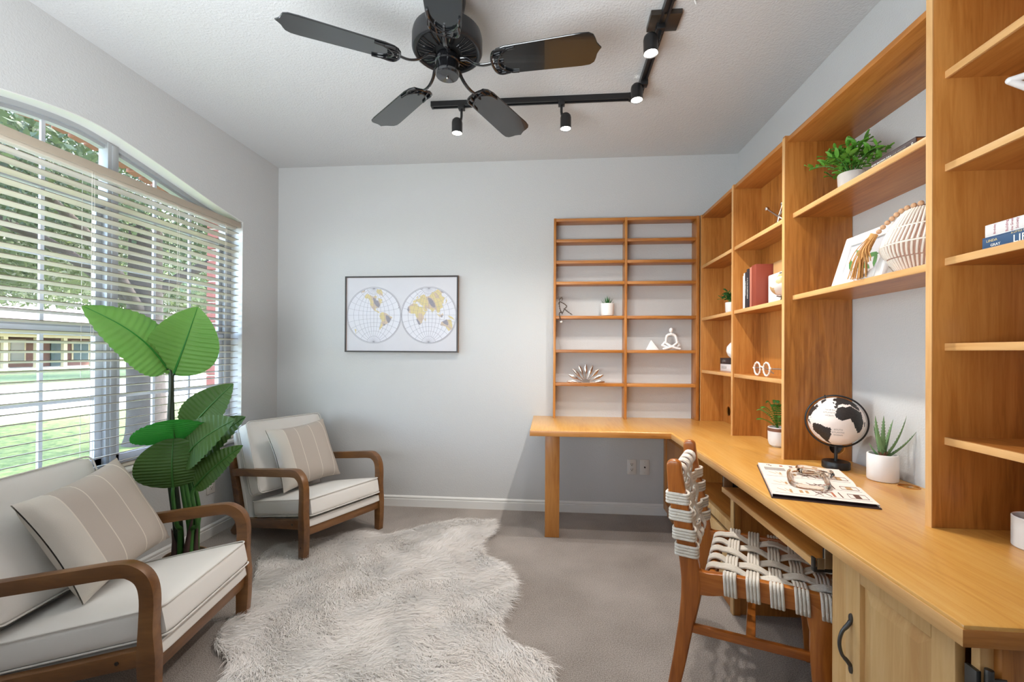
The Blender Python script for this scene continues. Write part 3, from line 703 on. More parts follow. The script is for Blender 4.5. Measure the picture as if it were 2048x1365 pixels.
for y in (1.335, 2.094):
    part('slide', (MB() if y > 2 else MB().box(.772, y+.012, .590, .80, y+.028, .600).box(.772, y+.012, .600, .778, y+.028, .632)).box(.80, y+.012, .590, 1.15, y+.028, .600).box(.80, y+.013, .600, 1.15, y+.020, .660), 'black_satin', kt, bev=.001)
    part('bracket', MB().box(.800, y+.008, .602, .842, y+.012, .700).box(.800, y-.012, .697, .842, y+.012, .701), 'zinc', kt, bev=.001)
part('slide_end', MB().box(.780, 1.344, .600, .800, 1.348, .632), 'zinc', kt)

# ================================================================== lounge chairs
def armchair(name, origin, th, label):
    W = .596; U = Vector((math.cos(th), math.sin(th))); V = Vector((-U.y, U.x))
    p = Vector(origin)+U*W/2
    t = empty(name, (p.x, p.y, 0), th); tag(t, label, 'armchair', None)
    h = W/2; tk = .036
    for s in (-1, 1):
        a, b = (s*h, s*(h-tk))
        leg = bez([(.022, 0, 0), (.018, .10, 0), (.020, .21, 0), (.022, .30, 0), (.020, .41, 0), (.034, .468, 0), (.068, .498, 0), (.115, .505, 0), (.25, .487, 0), (.50, .452, 0), (.79, .412, 0)], 5)
        wl_ = []
        for q in leg:
            z, v = q.y, q.x
            wl_.append(.046 if v > .05 else lerp(.044, .060, min(1, z/.2)) if z < .21 else max(.046, .060-.014*(z-.21)/.1))
        mb = MB().ribbon([(q.x, q.y) for q in leg], wl_, a, b, axis=0)
        e = .0012*s
        mb.ribbon([(.03, .217), (.30, .166), (.70, .090)], [.054, .050, .060], a-e, b+e, axis=0)
        post = bez([(.80, 0, 0), (.735, .055, 0), (.695, .105, 0), (.728, .21, 0), (.775, .35, 0), (.815, .46, 0), (.838, .57, 0)], 5); n = len(post)
        mb.ribbon([(q.x, q.y) for q in post], [lerp(.044, .080, min(1, i/9)) if i < 11 else lerp(.080, .038, (i-11)/(n-12)) for i in range(n)], a-2*e, b+2*e, axis=0)
        f = part('side_frame', mb, 'walnut', t, bev=.005, seg=2, local=True)
        for v, z in ((.11, .203), (.58, .115), (.022, .085)):
            part('plug', MB().tube([(a+.001*s, v, z), (a-.004*s, v, z)], .0065, 12), 'frame_dark', f, local=True)
    part('front_rail', MB().box(-h+tk, .006, .148, h-tk, .030, .202), 'walnut_x', t, bev=.003, local=True)
    part('back_rail', MB().box(-h+tk, .690, .07, h-tk, .712, .115), 'walnut_x', t, bev=.003, local=True)
    sl = math.atan(.205)
    M = Matrix.Translation((0, .325, .222-.205*.325)) @ Matrix.Rotation(-sl, 4, 'X')
    part('seat_base', xform(cushion(h-tk+.012, .335, .024, .002, .012, 8, 0), M), 'linen_white', t, local=True)
    M = Matrix.Translation((0, .300, .314-.205*.300)) @ Matrix.Rotation(-sl, 4, 'X')
    hx, hy, hz = h-tk-.004, .318, .054
    sc = part('seat_cushion', xform(cushion(hx, hy, hz, .016, .022, 12, .006), M), 'linen_white', t, local=True)
    def piping(parent, hx, hy, z, M, r=.03):
        pts = []
        for cx_, cy_, a0 in ((hx-r, hy-r, 0), (-hx+r, hy-r, 90), (-hx+r, -hy+r, 180), (hx-r, -hy+r, 270)):
            for k in range(5): pts.append(M @ Vector((cx_+r*math.cos(R(a0+k*22.5)), cy_+r*math.sin(R(a0+k*22.5)), z)))
        part('piping', MB().tube(pts, .0035, 6, closed=True, cap=False), 'linen_piping', parent, local=True)
    piping(sc, hx+.002, hy+.002, hz-.006, M); piping(sc, hx+.002, hy+.002, -hz+.006, M)
    rk = math.atan2(.165, .42)
    Mb = Matrix.Translation((0, .645, .515)) @ Matrix.Rotation(-rk, 4, 'X') @ Matrix.Rotation(R(90), 4, 'X')
    hx, hy, hz = h-.028, .238, .062
    bc = part('back_cushion', xform(cushion(hx, hy, hz, .022, .024, 12, .006), Mb), 'linen_white', t, local=True)
    piping(bc, hx+.002, hy+.002, hz-.006, Mb); piping(bc, hx+.002, hy+.002, -hz+.006, Mb)
    Ms = Matrix.Translation((0, .735, .395)) @ Matrix.Rotation(-math.atan2(.17, .50), 4, 'X') @ Matrix.Rotation(R(90), 4, 'X')
    part('back_shell', xform(cushion(h-tk+.012, .292, .022, .0, .014, 8, 0), Ms), 'linen_white', t, local=True)
    return t
CH_A = armchair('lounge_chair', (-1.441, 2.395), 1.117, 'walnut framed white lounge chair in the far left corner, beside the leafy plant')
CH_B = armchair('lounge_chair', (-1.317, 1.325), 1.726, 'walnut framed white lounge chair at the lower left, nearest the camera')
def throw_pillow(chair, x, v, z, tilt, roll, label, size=.215, yaw=0):
    M0 = chair.matrix_basis @ Matrix.Translation((x, v, z)) @ Matrix.Rotation(yaw, 4, 'Z') @ Matrix.Rotation(-tilt, 4, 'X') @ Matrix.Rotation(roll, 4, 'Y') @ Matrix.Rotation(R(90), 4, 'X')
    n = 28; mb = MB()
    for sgn in (1, -1):
        rows = []
        for i in range(n+1):
            r_ = []
            for j in range(n+1):
                a, b = 2*i/n-1, 2*j/n-1
                pinch = 1-.085*((1-a*a)*abs(b)**3); pinch2 = 1-.085*((1-b*b)*abs(a)**3)
                t = .003+.072*max(0, (1-a**4)*(1-b**4))**.6
                wr = .004*math.sin(9*a+3*b)*math.sin(5*b-2*a)*(abs(a)**2+abs(b)**2)*max(0, (1-a**8)*(1-b**8))
                r_.append((a*size*pinch2, b*size*pinch, sgn*t+wr))
            rows.append(r_)
        mb.grid(rows)
    o = part('throw_pillow', mb, 'pillow_linen', local=True, sharp=180, weld=True); o.matrix_world = M0
    tag(o, label, 'pillow', None); return o
throw_pillow(CH_A, .005, .455, .525, R(24), R(-3), 'beige striped throw pillow leaning on the far corner lounge chair')
throw_pillow(CH_B, .045, .445, .535, R(26), R(-9), 'large beige striped throw pillow on the nearest lounge chair at lower left', .215, R(-4))

# ================================================================== fur rug
RUG = [(-1.75, 2.50), (-1.70, 2.60), (-1.50, 2.70), (-1.35, 2.80), (-1.11, 2.80), (-.90, 2.98), (-.72, 3.08), (-.53, 3.12), (-.42, 3.07), (-.41, 2.87), (-.46, 2.71), (-.39, 2.55), (-.27, 2.41), (-.20, 2.26), (-.21, 2.12), (-.235, 1.97),
       (-.19, 1.84), (-.08, 1.77), (-.01, 1.70), (.0, 1.62), (-.04, 1.50), (-.15, 1.35), (-.2, 1.1), (-.4, .95), (-.7, .9), (-1.0, 1.0), (-1.2, 1.2), (-1.28, 1.40), (-1.20, 1.53), (-1.30, 1.62), (-1.40, 1.69), (-1.46, 1.80), (-1.50, 1.98), (-1.60, 2.20), (-1.72, 2.38)]
def fur_rug():
    rp = [(p.x, p.y) for p in bez([(a, b, 0) for a, b in RUG]+[(RUG[0][0], RUG[0][1], 0)], 4)][:-1]
    t = empty('fur_rug', (-.8, 2.0, 0)); tag(t, 'shaggy white sheepskin rug with a wavy outline on the grey carpet', 'rug')
    P = np.array(rp)
    inn = P+ (np.array([-.8, 2.0])-P)*.03
    part('hide', MB().prism([tuple(p) for p in inn], .001, .014, axis=2), 'fur', t)
    rg = np.random.default_rng(2)
    def inside(q):
        x, y = q[:, 0], q[:, 1]; c = np.zeros(len(q), bool); j = len(P)-1
        for i in range(len(P)):
            xi, yi, xj, yj = P[i, 0], P[i, 1], P[j, 0], P[j, 1]
            cond = ((yi > y) != (yj > y)) & (x < (xj-xi)*(y-yi)/(yj-yi+1e-12)+xi); c ^= cond; j = i
        return c
    N = 230000
    q = np.column_stack([rg.uniform(-1.8, .05, N), rg.uniform(.88, 3.15, N)]); q = q[inside(q)]; q = q[q[:, 1] > 1.15]; n = len(q)
    # combing field plus clumps
    def nz(s, ph): return np.sin(q[:, 0]*s*1.3+ph+1.7*np.sin(q[:, 1]*s*.7+ph*2))*np.cos(q[:, 1]*s-ph+1.3*np.sin(q[:, 0]*s*.9))
    ang = -.45+.8*nz(4, .3)+.5*nz(9, 1.1)+.35*nz(23, 2.2)+rg.normal(0, .35, n)
    L = .082*rg.uniform(.55, 1.2, n); lift = .42+.22*nz(13, .7)+rg.normal(0, .14, n)
    d = np.column_stack([np.cos(ang), np.sin(ang)]); h0 = .008+.010*(nz(7, .5)+1)/2
    K = 4; w = .0013*rg.uniform(.7, 1.3, n); side = np.column_stack([-d[:, 1], d[:, 0]])
    V = np.zeros((n, K*2-1, 3))
    for k in range(K):
        s = k/(K-1); hor = L*(s*.55+s*s*.45)*np.clip(1-lift*.55, .25, 1); z = h0+L*np.clip(lift, .1, 1)*(s*1.15-.72*s*s)
        ww = w*(1-s*.85); cxy = q+d*hor[:, None]
        if k < K-1:
            V[:, 2*k, :2] = cxy-side*ww[:, None]; V[:, 2*k, 2] = z; V[:, 2*k+1, :2] = cxy+side*ww[:, None]; V[:, 2*k+1, 2] = z
        else: V[:, 2*k, :2] = cxy; V[:, 2*k, 2] = z
    base = (np.arange(n)*(2*K-1))[:, None]
    quads = np.concatenate([base+np.array([[2*k+1, 2*k, 2*k+2, 2*k+3]]) for k in range(K-2)], 0)
    tris = base+np.array([[2*(K-2)+1, 2*(K-2), 2*(K-1)]])
    v = V.reshape(-1, 3)-np.array([-.8, 2.0, 0])
    me = bpy.data.meshes.new('pile'); me.vertices.add(len(v)); me.vertices.foreach_set('co', v.astype(np.float32).ravel())
    li = np.concatenate([quads.ravel(), tris.ravel()]).astype(np.int32); me.loops.add(len(li)); me.loops.foreach_set('vertex_index', li)
    st = np.concatenate([np.arange(len(quads))*4, len(quads)*4+np.arange(len(tris))*3]).astype(np.int32)
    me.polygons.add(len(st)); me.polygons.foreach_set('loop_start', st); me.update(calc_edges=True); me.materials.append(MATS['fur'])
    me.polygons.foreach_set('use_smooth', [True]*len(st))
    nn = np.column_stack([-d[:, 0]*.30+rg.normal(0, .16, n), -d[:, 1]*.30+rg.normal(0, .16, n), np.ones(n)]); nn += np.column_stack([.35*nz(11, .2), .35*nz(12, 1.9), np.zeros(n)]); nn /= np.linalg.norm(nn, axis=1)[:, None]
    me.normals_split_custom_set_from_vertices(np.repeat(nn, 2*K-1, axis=0).astype(np.float32))
    o = link('pile', me, t); o['kind'] = 'stuff'
fur_rug()
# ================================================================== woven desk chair (local x = front, y = across, z up)
def desk_chair():
    W = .44; t = empty('desk_chair', (.454, 1.628, 0), math.atan2(-.414, .910))
    tag(t, 'teak desk chair with white woven rope seat and back, drawn up to the desk', 'chair')
    for y in (0, W-.032):
        a, b = y, y+.032
        post = bez([(-.010, 0, 0), (.012, .12, 0), (.034, .26, 0), (.049, .37, 0), (.046, .45, 0), (.026, .58, 0), (.0, .72, 0), (-.010, .80, 0), (-.012, .842, 0)], 5)
        n = len(post); ws = []
        for i, q in enumerate(post):
            z = q.y; w = lerp(.042, .052, z/.26) if z < .26 else lerp(.052, .068, (z-.26)/.12) if z < .38 else lerp(.068, .062, (z-.38)/.3) if z < .68 else lerp(.062, .050, (z-.68)/.16)
            ws.append(w)
        for i, k in ((n-1, .45), (n-2, .82)): ws[i] *= k
        part('back_post', MB().ribbon([(q.x, q.y) for q in post], ws, a, b, axis=1), 'teak_z', t, bev=.007, seg=3, local=True)
        rail = bez([(.055, .415, 0), (.10, .412, 0), (.19, .427, 0), (.38, .433, 0), (.46, .430, 0), (.535, .432, 0)], 4)
        part('side_rail', MB().ribbon([(q.x, q.y) for q in rail], [.088]*2+[lerp(.088, .070, min(1, i/6)) for i in range(len(rail)-6)]+[.066, .06, .052, .046], a+.002, b-.002, axis=1), 'teak_x', t, bev=.005, seg=2, local=True)
        leg = bez([(.446, 0, 0), (.444, .1, 0), (.441, .2, 0), (.438, .30, 0), (.441, .37, 0), (.458, .412, 0)], 4)
        m = len(leg); part('leg', MB().ribbon([(q.x, q.y) for q in leg], [lerp(.038, .062, min(1, q.y/.25)) if q.y < .34 else lerp(.062, .112, (q.y-.34)/.07) for q in leg], a, b, axis=1), 'teak_z', t, bev=.006, seg=2, local=True)
        part('stretcher', MB().ribbon([(.045, .238), (.43, .258)], [.030, .030], a+.006, b-.006, axis=1), 'teak_x', t, bev=.004, local=True)
    part('cross_stretcher', MB().box(.225, .02, .235, .255, W-.02, .260), 'teak_y', t, bev=.004, local=True)
    part('front_rail', MB().ribbon([(0.03, .425), (W/2, .415), (W-.03, .425)], .045, .492, .528, axis=0), 'teak_y', t, bev=.007, seg=3, local=True)
    part('rear_rail', MB().tube([(.118, .02, .432), (.118, W-.02, .432)], .017, 12), 'teak_y', t, local=True, sharp=60)
    part('lower_back_rail', MB().tube([(.045, .02, .50), (.045, W-.02, .50)], .014, 12), 'teak_y', t, local=True, sharp=60)
    part('top_back_rail', MB().tube([(-.006, .02, .785), (-.006, W-.02, .785)], .015, 12), 'teak_y', t, local=True, sharp=60)
    rr = .0054
    def strap(path, off, k=4, name='rope_strap'):
        """k parallel cords along a centre path; off = direction across the strap"""
        mb = MB(); off = Vector(off)
        for i in range(k):
            d = off*((i-(k-1)/2)*2*rr*.98)
            mb.tube([Vector(p)+d for p in path], rr, 7)
        part(name, mb, 'rope', t, local=True, sharp=180)
    xs = [.175, .245, .315, .385, .455]; ys = [.075, .155, .235, .315, .385]
    def sag(x, y): 
        u = (x-.118)/(.51-.118); v = y/W
        return -.030*max(0, (1-(2*u-1)**2))*max(0, 1-(2*v-1)**2)
    zt = .458
    for i, x in enumerate(xs):      # across straps wrap both side rails
        pts = [(x+.004, -.006, .395), (x+.002, -.007, .43), (x, -.005, zt+.003), (x, .012, zt+.010)]
        for j in range(21):
            y = .035+(W-.07)*j/20
            ph = 0
            for q, yy in enumerate(ys):
                d = (y-yy)/.040
                if abs(d) < 1: ph += (1 if (i+q) % 2 else -1)*math.cos(d*PI/2)
            pts.append((x, y, zt+.004+sag(x, y)+.0085*ph))
        pts += [(x, W-.012, zt+.010), (x, W+.005, zt+.003), (x+.002, W+.007, .43), (x+.004, W+.006, .395)]
        strap(bez(pts, 2), (1, 0, 0))
    for q, y in enumerate(ys):      # front-to-back straps wrap rear and front rails
        pts = [(.122, y, .408), (.104, y, .412), (.095, y, .432), (.102, y, .450), (.120, y, .458)]
        for j in range(19):
            x = .140+(.487-.140)*j/18; ph = 0
            for i, xx in enumerate(xs):
                d = (x-xx)/.036
                if abs(d) < 1: ph += (-1 if (i+q) % 2 else 1)*math.cos(d*PI/2)
            pts.append((x, y, zt+.003+sag(x, y)+.0085*ph))
        pts += [(.500, y, zt+.002), (.522, y, zt-.002), (.534, y, .440), (.534, y, .412), (.520, y, .398)]
        strap(bez(pts, 2), (0, 1, 0))
    # back: horizontal straps wrap the posts, vertical ones hang from the top rail
    zs = [.705, .645, .578, .520]
    yv = [.095, .180, .260, .345]
    def px(z):
        for (x0, z0), (x1, z1) in (((.046, .45), (.026, .58)), ((.026, .58), (.0, .72)), ((.0, .72), (-.012, .842))):
            if z <= z1: return lerp(x0, x1, (z-z0)/(z1-z0))
        return -.012
    for i, z in enumerate(zs):
        x = px(z); f = x+.036; bk = x-.036
        pts = [(bk+.004, .040, z), (bk-.001, .018, z), (bk, -.004, z), (bk+.012, -.008, z), (x, -.008, z), (f-.010, -.008, z), (f, -.002, z), (f, .022, z), (f-.010, .045, z)]
        for j in range(15):
            y = .06+(W-.12)*j/14; ph = 0
            for q, yy in enumerate(yv):
                d = (y-yy)/.04
                if abs(d) < 1: ph += (1 if (i+q) % 2 else -1)*math.cos(d*PI/2)
            pts.append((x+.016+.008*ph-.010*math.sin(PI*j/14), y, z))
        pts += [(f-.010, W-.045, z), (f, W-.022, z), (f, W+.002, z), (f-.010, W+.008, z), (x, W+.008, z), (bk+.012, W+.008, z), (bk, W+.004, z), (bk-.001, W-.018, z), (bk+.004, W-.040, z)]
        strap(bez(pts, 2), (0, 0, 1))
    for q, y in enumerate(yv):
        pts = [(-.020, y, .768), (-.026, y, .785), (-.018, y, .802), (-.002, y, .806), (.014, y, .797), (.018, y, .775)]
        for j in range(15):
            z = .755+(.525-.755)*j/14; ph = 0
            for i, zz in enumerate(zs):
                d = (z-zz)/.034
                if abs(d) < 1: ph += (-1 if (i+q) % 2 else 1)*math.cos(d*PI/2)
            pts.append((px(z)+.016+.008*ph-.008, y, z))
        pts += [(.062, y, .505), (.058, y, .487), (.045, y, .482), (.032, y, .490)]
        strap(bez(pts, 2), (0, 1, 0))
desk_chair()

# ================================================================== ceiling fan
def fan():
    cx_, cy_ = -.452, 1.787; t = empty('ceiling_fan', (cx_, cy_, 2.74)); tag(t, 'black five-blade ceiling fan with a slotted motor housing', 'fan')
    part('canopy', MB().lathe([(.075, 0), (.076, -.02), (.070, -.055), (.052, -.078), (.02, -.084)], 32, (cx_, cy_, 2.74)), 'black_satin', t)
    part('down_rod', MB().lathe([(.011, 0), (.011, -.12)], 16, (cx_, cy_, 2.68)), 'black_satin', t)
    part('motor_housing', MB().lathe([(.03, .125), (.05, .112), (.085, .104), (.125, .092), (.143, .078), (.147, .06), (.147, .012), (.143, .004), (.136, 0), (.128, .004), (.125, .012), (.05, .014)], 48, (cx_, cy_, 2.497)), 'black_satin', t, sharp=30)
    part('vent_plate', MB().lathe([(.125, .013), (.10, .004), (.055, .003), (.05, .010)], 40, (cx_, cy_, 2.497)), 'hole_dark', t)
    gr = MB()
    for i in range(36):
        if i % 7 == 3: continue
        a = 2*PI*i/36; c, s = math.cos(a), math.sin(a)
        gr.tube([(cx_+.062*c, cy_+.062*s, 2.495), (cx_+.095*c, cy_+.095*s, 2.498), (cx_+.122*c, cy_+.122*s, 2.506)], .0032, 6)
    part('vent_ribs', gr, 'black_gloss', t, stuff=True)
    part('switch_housing', MB().lathe([(.045, .07), (.050, .055), (.052, .04), (.048, .036), (.047, .008), (.049, .004), (.049, -.012), (.046, -.018), (.006, -.020), (.005, -.023), (.0, -.024)], 36, (cx_, cy_, 2.418)), 'black_gloss', t, sharp=30)
    part('pull_switch', MB().sphere((cx_, cy_, 2.394), .005, 10, 6), 'steel', t)
    # blade outline, local x outwards
    out = [(.205, .042), (.225, .058), (.26, .066), (.40, .070), (.56, .075), (.592, .073), (.610, .062), (.617, .045), (.622, .026), (.632, .010), (.640, 0)]
    poly = out+[(x, -y) for x, y in reversed(out[:-1])]
    bm0 = MB().prism(poly, -.003, .003, axis=2); me_b = bm0.mesh('blade', ['black_blade'], bev=.0015, seg=1)
    ir = MB().tube(bez([(.055, 0, .035), (.085, 0, .030), (.12, 0, .002), (.16, 0, -.010), (.205, 0, -.006)], 4), [.010]*6+[.008]*11, 8, flat=.6)
    sc = bez([(.300, .058, -.007), (.262, .052, -.008), (.235, .030, -.009), (.222, .0, -.009), (.235, -.030, -.009), (.262, -.052, -.008), (.300, -.058, -.007)], 4)
    ir.tube(sc, .0045, 6); ir.tube(bez([(.262, .054, -.007), (.225, .056, -.008), (.204, .040, -.008), (.196, 0, -.008), (.204, -.040, -.008), (.225, -.056, -.008), (.262, -.054, -.007)], 4), .0055, 6)
    for y in (-.035, 0, .035): ir.tube([(.20, y*.8, -.008), (.245, y, -.008)], .0045, 6)
    me_i = ir.mesh('blade_iron', ['black_gloss'], sharp=50)
    for i in range(5):
        a = -.119+i*2*PI/5
        M = Matrix.Translation((0, 0, 2.437-2.74)) @ Matrix.Rotation(a, 4, 'Z') @ Matrix.Rotation(R(-11), 4, 'X')
        b = link('blade', me_b, t); b.matrix_basis = M
        o = link('blade_iron', me_i, b); o.matrix_basis = Matrix.Identity(4)
fan()
# ================================================================== track lighting
def track():
    t = empty('light_track', (.48, 2.548, 2.74)); tag(t, 'black L-shaped lighting track on the ceiling', 'track')
    for seg in (((-.73, 2.548), (.44, 2.548)), ((.482, 2.49), (.482, 1.2))):
        (x0, y0), (x1, y1) = seg; dx = abs(x1-x0) > abs(y1-y0); w = .0175
        mb = MB()
        if dx:
            mb.box(x0, y0-w, 2.722, x1, y0+w, 2.74).box(x0, y0-w, 2.710, x1, y0-w+.010, 2.722).box(x0, y0+w-.010, 2.710, x1, y0+w, 2.722)
        else:
            mb.box(x0-w, y1, 2.722, x0+w, y0, 2.74).box(x0-w, y1, 2.710, x0-w+.010, y0, 2.722).box(x0+w-.010, y1, 2.710, x0+w, y0, 2.722)
        part('rail', mb, 'black_satin', t)
    part('end_cap', MB().box(-.742, 2.529, 2.709, -.729, 2.567, 2.74), 'black_satin', t, bev=.002)
    cp = MB()
    pts = [(.43, 2.548), (.455, 2.545), (.474, 2.530), (.482, 2.48)]; cp.ribbon([(p.x, p.y) for p in bez([(a, b, 0) for a, b in pts], 4)], .038, 2.707, 2.741, axis=2)
    for i in range(6):
        a = i*.28; cp.tube([(.440+.06*math.sin(a)*.7, 2.540+.02-.05*(1-math.cos(a)), 2.704), (.452+.06*math.sin(a)*.7, 2.552+.02-.05*(1-math.cos(a)), 2.704)], .003, 6)
    part('corner_connector', cp, 'black_satin', t)
    part('power_box', MB().box(.420, 1.925, 2.716, .555, 2.03, 2.74), 'black_brown', t, bev=.003)
track()
_lens = mat('lamp_lens', (1, .93, .82, 1), .3, emit=22)
def spot(pivot, aim, label, pw=1.0):
    """track head: adapter and stem at pivot, can pointing along aim"""
    px, py = pivot[:2]; t = empty('track_spotlight', (px, py, 2.71)); tag(t, label, 'spotlight', 'track spotlights')
    part('adapter', MB().box(px-.019, py-.019, 2.690, px+.019, py+.019, 2.722), 'black_satin', t, bev=.003)
    c = Vector(pivot[2]); d = (Vector(aim)-c).normalized()
    top = c-d*.045; bot = c+d*.048
    part('stem', MB().tube([(px, py, 2.695), (px, py, top.z+.012), (px*.8+c.x*.2, py*.8+c.y*.2, c.z-d.z*.02)], .0075, 10).sphere((px*.7+c.x*.3, py*.7+c.y*.3, c.z+.012), .012, 10, 8), 'black_satin', t)
    prof = [(.008, 0), (.020, .004), (.029, .014), (.032, .028), (.032, .086), (.033, .092), (.031, .093), (.029, .088), (.0, .086)]
    M = Matrix.Translation(top) @ d.to_track_quat('Z', 'Y').to_matrix().to_4x4()
    can = part('can', xform(MB().lathe(prof, 28, cap=False), M), 'black_satin', t, sharp=30)
    part('lens', xform(MB().lathe([(.0, .0895), (.028, .0895), (.028, .087), (0, .087)], 24, cap=False), M), 'lamp_lens', can)
    L = lamp('spot_beam', 'SPOT', bot+d*.012, SPOT_E*pw, target=bot+d, spot_size=R(118), spot_blend=.8, shadow_soft_size=.02, color=(1, .95, .89)); 
spot((-.556, 2.548, (-.582, 2.545, 2.594)), (-.575, 2.53, 1.0), 'black track spotlight nearest the free end of the track, under the fan blade', .42)
spot((.041, 2.548, (.066, 2.545, 2.597)), (.068, 2.53, 1.0), 'black track spotlight in the middle of the long rear rail', .42)
spot((.485, 2.394, (.445, 2.385, 2.655)), (.455, 2.32, 1.0), 'black track spotlight just in front of the track corner')
spot((.474, 1.990, (.430, 1.98, 2.630)), (.46, 1.92, 1.0), 'black track spotlight beside the square ceiling power box')
v = empty('ceiling_vent', (.62, 1.8, 2.74)); tag(v, 'white ceiling air vent at the top edge beside the track', 'vent')
part('frame', MB().box(.50, 1.60, 2.731, .76, 1.615, 2.74).box(.50, 1.86, 2.731, .76, 1.875, 2.74).box(.50, 1.60, 2.731, .515, 1.875, 2.74).box(.745, 1.60, 2.731, .76, 1.875, 2.74), 'trim_white', v, bev=.002)
for i in range(11):
    y = 1.63+i*.022; part('louver', MB().obox((.63, y, 2.735), (.115, 0, 0), (0, .009, -.004), (0, .0005, .001)), 'trim_white', v)
part('lever', MB().tube([(.585, 1.868, 2.730), (.595, 1.878, 2.716)], .003, 6), 'trim_white', v)

# ================================================================== outlets
def outlet(label, x, y, z, face, kind):
    t = empty('wall_outlet' if kind else 'cable_plate', (x, y, z)); tag(t, label, 'outlet')
    def P(u, d, w): return (x+u, y-d, z+w) if face == 'back' else (x+d, y+u, z+w)
    def bx(u0, d0, w0, u1, d1, w1): a, b = P(u0, d0, w0), P(u1, d1, w1); return MB().box(*a, *b)
    p = part('plate', bx(-.035, 0, -.058, .035, .006, .058), 'plate', t, bev=.003)
    if kind:
        for w in (-.020, .020):
            f = part('receptacle', bx(-.014, .005, w-.013, .014, .0075, w+.013), 'plate', t, bev=.004)
            part('slot', bx(-.0075, .0074, w-.002, -.0045, .0078, w+.007), 'hole_dark', f); part('slot', bx(.0045, .0074, w-.002, .0075, .0078, w+.007), 'hole_dark', f); part('slot', bx(-.003, .0074, w-.010, .003, .0078, w-.005), 'hole_dark', f)
    else:
        a, b = P(0, .005, 0), P(0, .013, 0); part('coax_jack', MB().tube([a, b], .006, 12), 'black_satin', t)
        for w in (-.042, .042):
            a, b = P(0, .005, w), P(0, .007, w); part('screw', MB().tube([a, b], .003, 8), 'zinc', t)
outlet('white duplex power outlet on the back wall under the desk', .603, YB, .362, 'back', True)
outlet('white cable jack plate on the back wall, right of the outlet under the desk', .700, YB, .362, 'back', False)
outlet('white power outlet low on the window wall behind the leafy plant', XL, 2.685, .345, 'left', True)

# ================================================================== continents (rough outlines, lon/lat) for map and globes
LAND = {
 'na': [(-168, 66), (-156, 71), (-128, 70), (-110, 68), (-94, 72), (-82, 68), (-94, 60), (-92, 57), (-82, 55), (-79, 52), (-78, 62), (-68, 60), (-56, 52), (-66, 49), (-60, 46), (-70, 43), (-75, 38), (-81, 31), (-80, 25), (-83, 30), (-90, 29), (-97, 27), (-97, 20), (-91, 19), (-87, 21), (-88, 16), (-83, 15), (-83, 10), (-77, 8), (-83, 8), (-92, 14), (-105, 20), (-112, 28), (-115, 31), (-124, 40), (-124, 48), (-132, 56), (-145, 60), (-158, 56), (-165, 61)],
 'sa': [(-77, 8), (-71, 12), (-60, 9), (-51, 4), (-44, -2), (-35, -6), (-39, -14), (-41, -22), (-48, -27), (-54, -34), (-62, -39), (-66, -46), (-69, -53), (-75, -50), (-73, -38), (-71, -20), (-77, -13), (-81, -5), (-79, 1)],
 'af': [(-17, 15), (-16, 22), (-9, 31), (-5, 36), (10, 37), (12, 33), (20, 31), (32, 31), (37, 21), (43, 12), (51, 12), (41, -3), (40, -15), (35, -22), (32, -28), (25, -34), (18, -34), (12, -18), (13, -8), (9, 0), (9, 4), (-4, 5), (-9, 5), (-14, 10)],
 'eu': [(-9, 37), (-9, 43), (-2, 44), (-4, 48), (3, 51), (8, 54), (10, 57), (6, 58), (5, 62), (14, 68), (26, 71), (42, 67), (60, 69), (75, 72), (100, 77), (140, 73), (178, 68), (170, 60), (160, 61), (156, 52), (143, 59), (135, 54), (140, 47), (128, 40), (126, 34), (121, 39), (120, 32), (121, 25), (109, 21), (107, 10), (103, 11), (100, 6), (103, 1), (98, 10), (92, 22), (87, 21), (80, 14), (77, 8), (73, 18), (67, 25), (57, 26), (50, 30), (56, 24), (58, 19), (45, 13), (39, 21), (34, 30), (36, 36), (27, 37), (23, 38), (19, 42), (13, 45), (16, 40), (10, 44), (3, 43), (0, 39), (-5, 36)],
 'au': [(114, -22), (114, -34), (124, -33), (131, -31), (138, -35), (147, -38), (153, -30), (146, -19), (142, -11), (136, -12), (130, -12), (122, -18)],
 'gl': [(-72, 78), (-58, 82), (-30, 83), (-20, 74), (-40, 65), (-45, 60), (-53, 66)],
 'md': [(44, -25), (47, -25), (50, -16), (49, -12), (44, -17)], 'id': [(95, 5), (105, -6), (114, -8), (119, 0), (117, 6), (109, 1)], 'ng': [(131, -1), (141, -3), (150, -10), (139, -8)], 'jp': [(130, 32), (140, 36), (142, 43), (138, 38)], 'uk': [(-5, 50), (1, 52), (-2, 57), (-6, 57)], 'nz': [(167, -46), (174, -41), (178, -38), (173, -35), (170, -43)]}
def on_land(lon, lat):
    lon = (np.asarray(lon)+180) % 360-180; lat = np.asarray(lat); res = np.zeros(lon.shape, bool)
    for pl in LAND.values():
        c = np.zeros(lon.shape, bool); j = len(pl)-1
        for i in range(len(pl)):
            xi, yi = pl[i]; xj, yj = pl[j]
            c ^= ((yi > lat) != (yj > lat)) & (lon < (xj-xi)*(lat-yi)/(yj-yi+1e-9)+xi); j = i
        res |= c
    return res
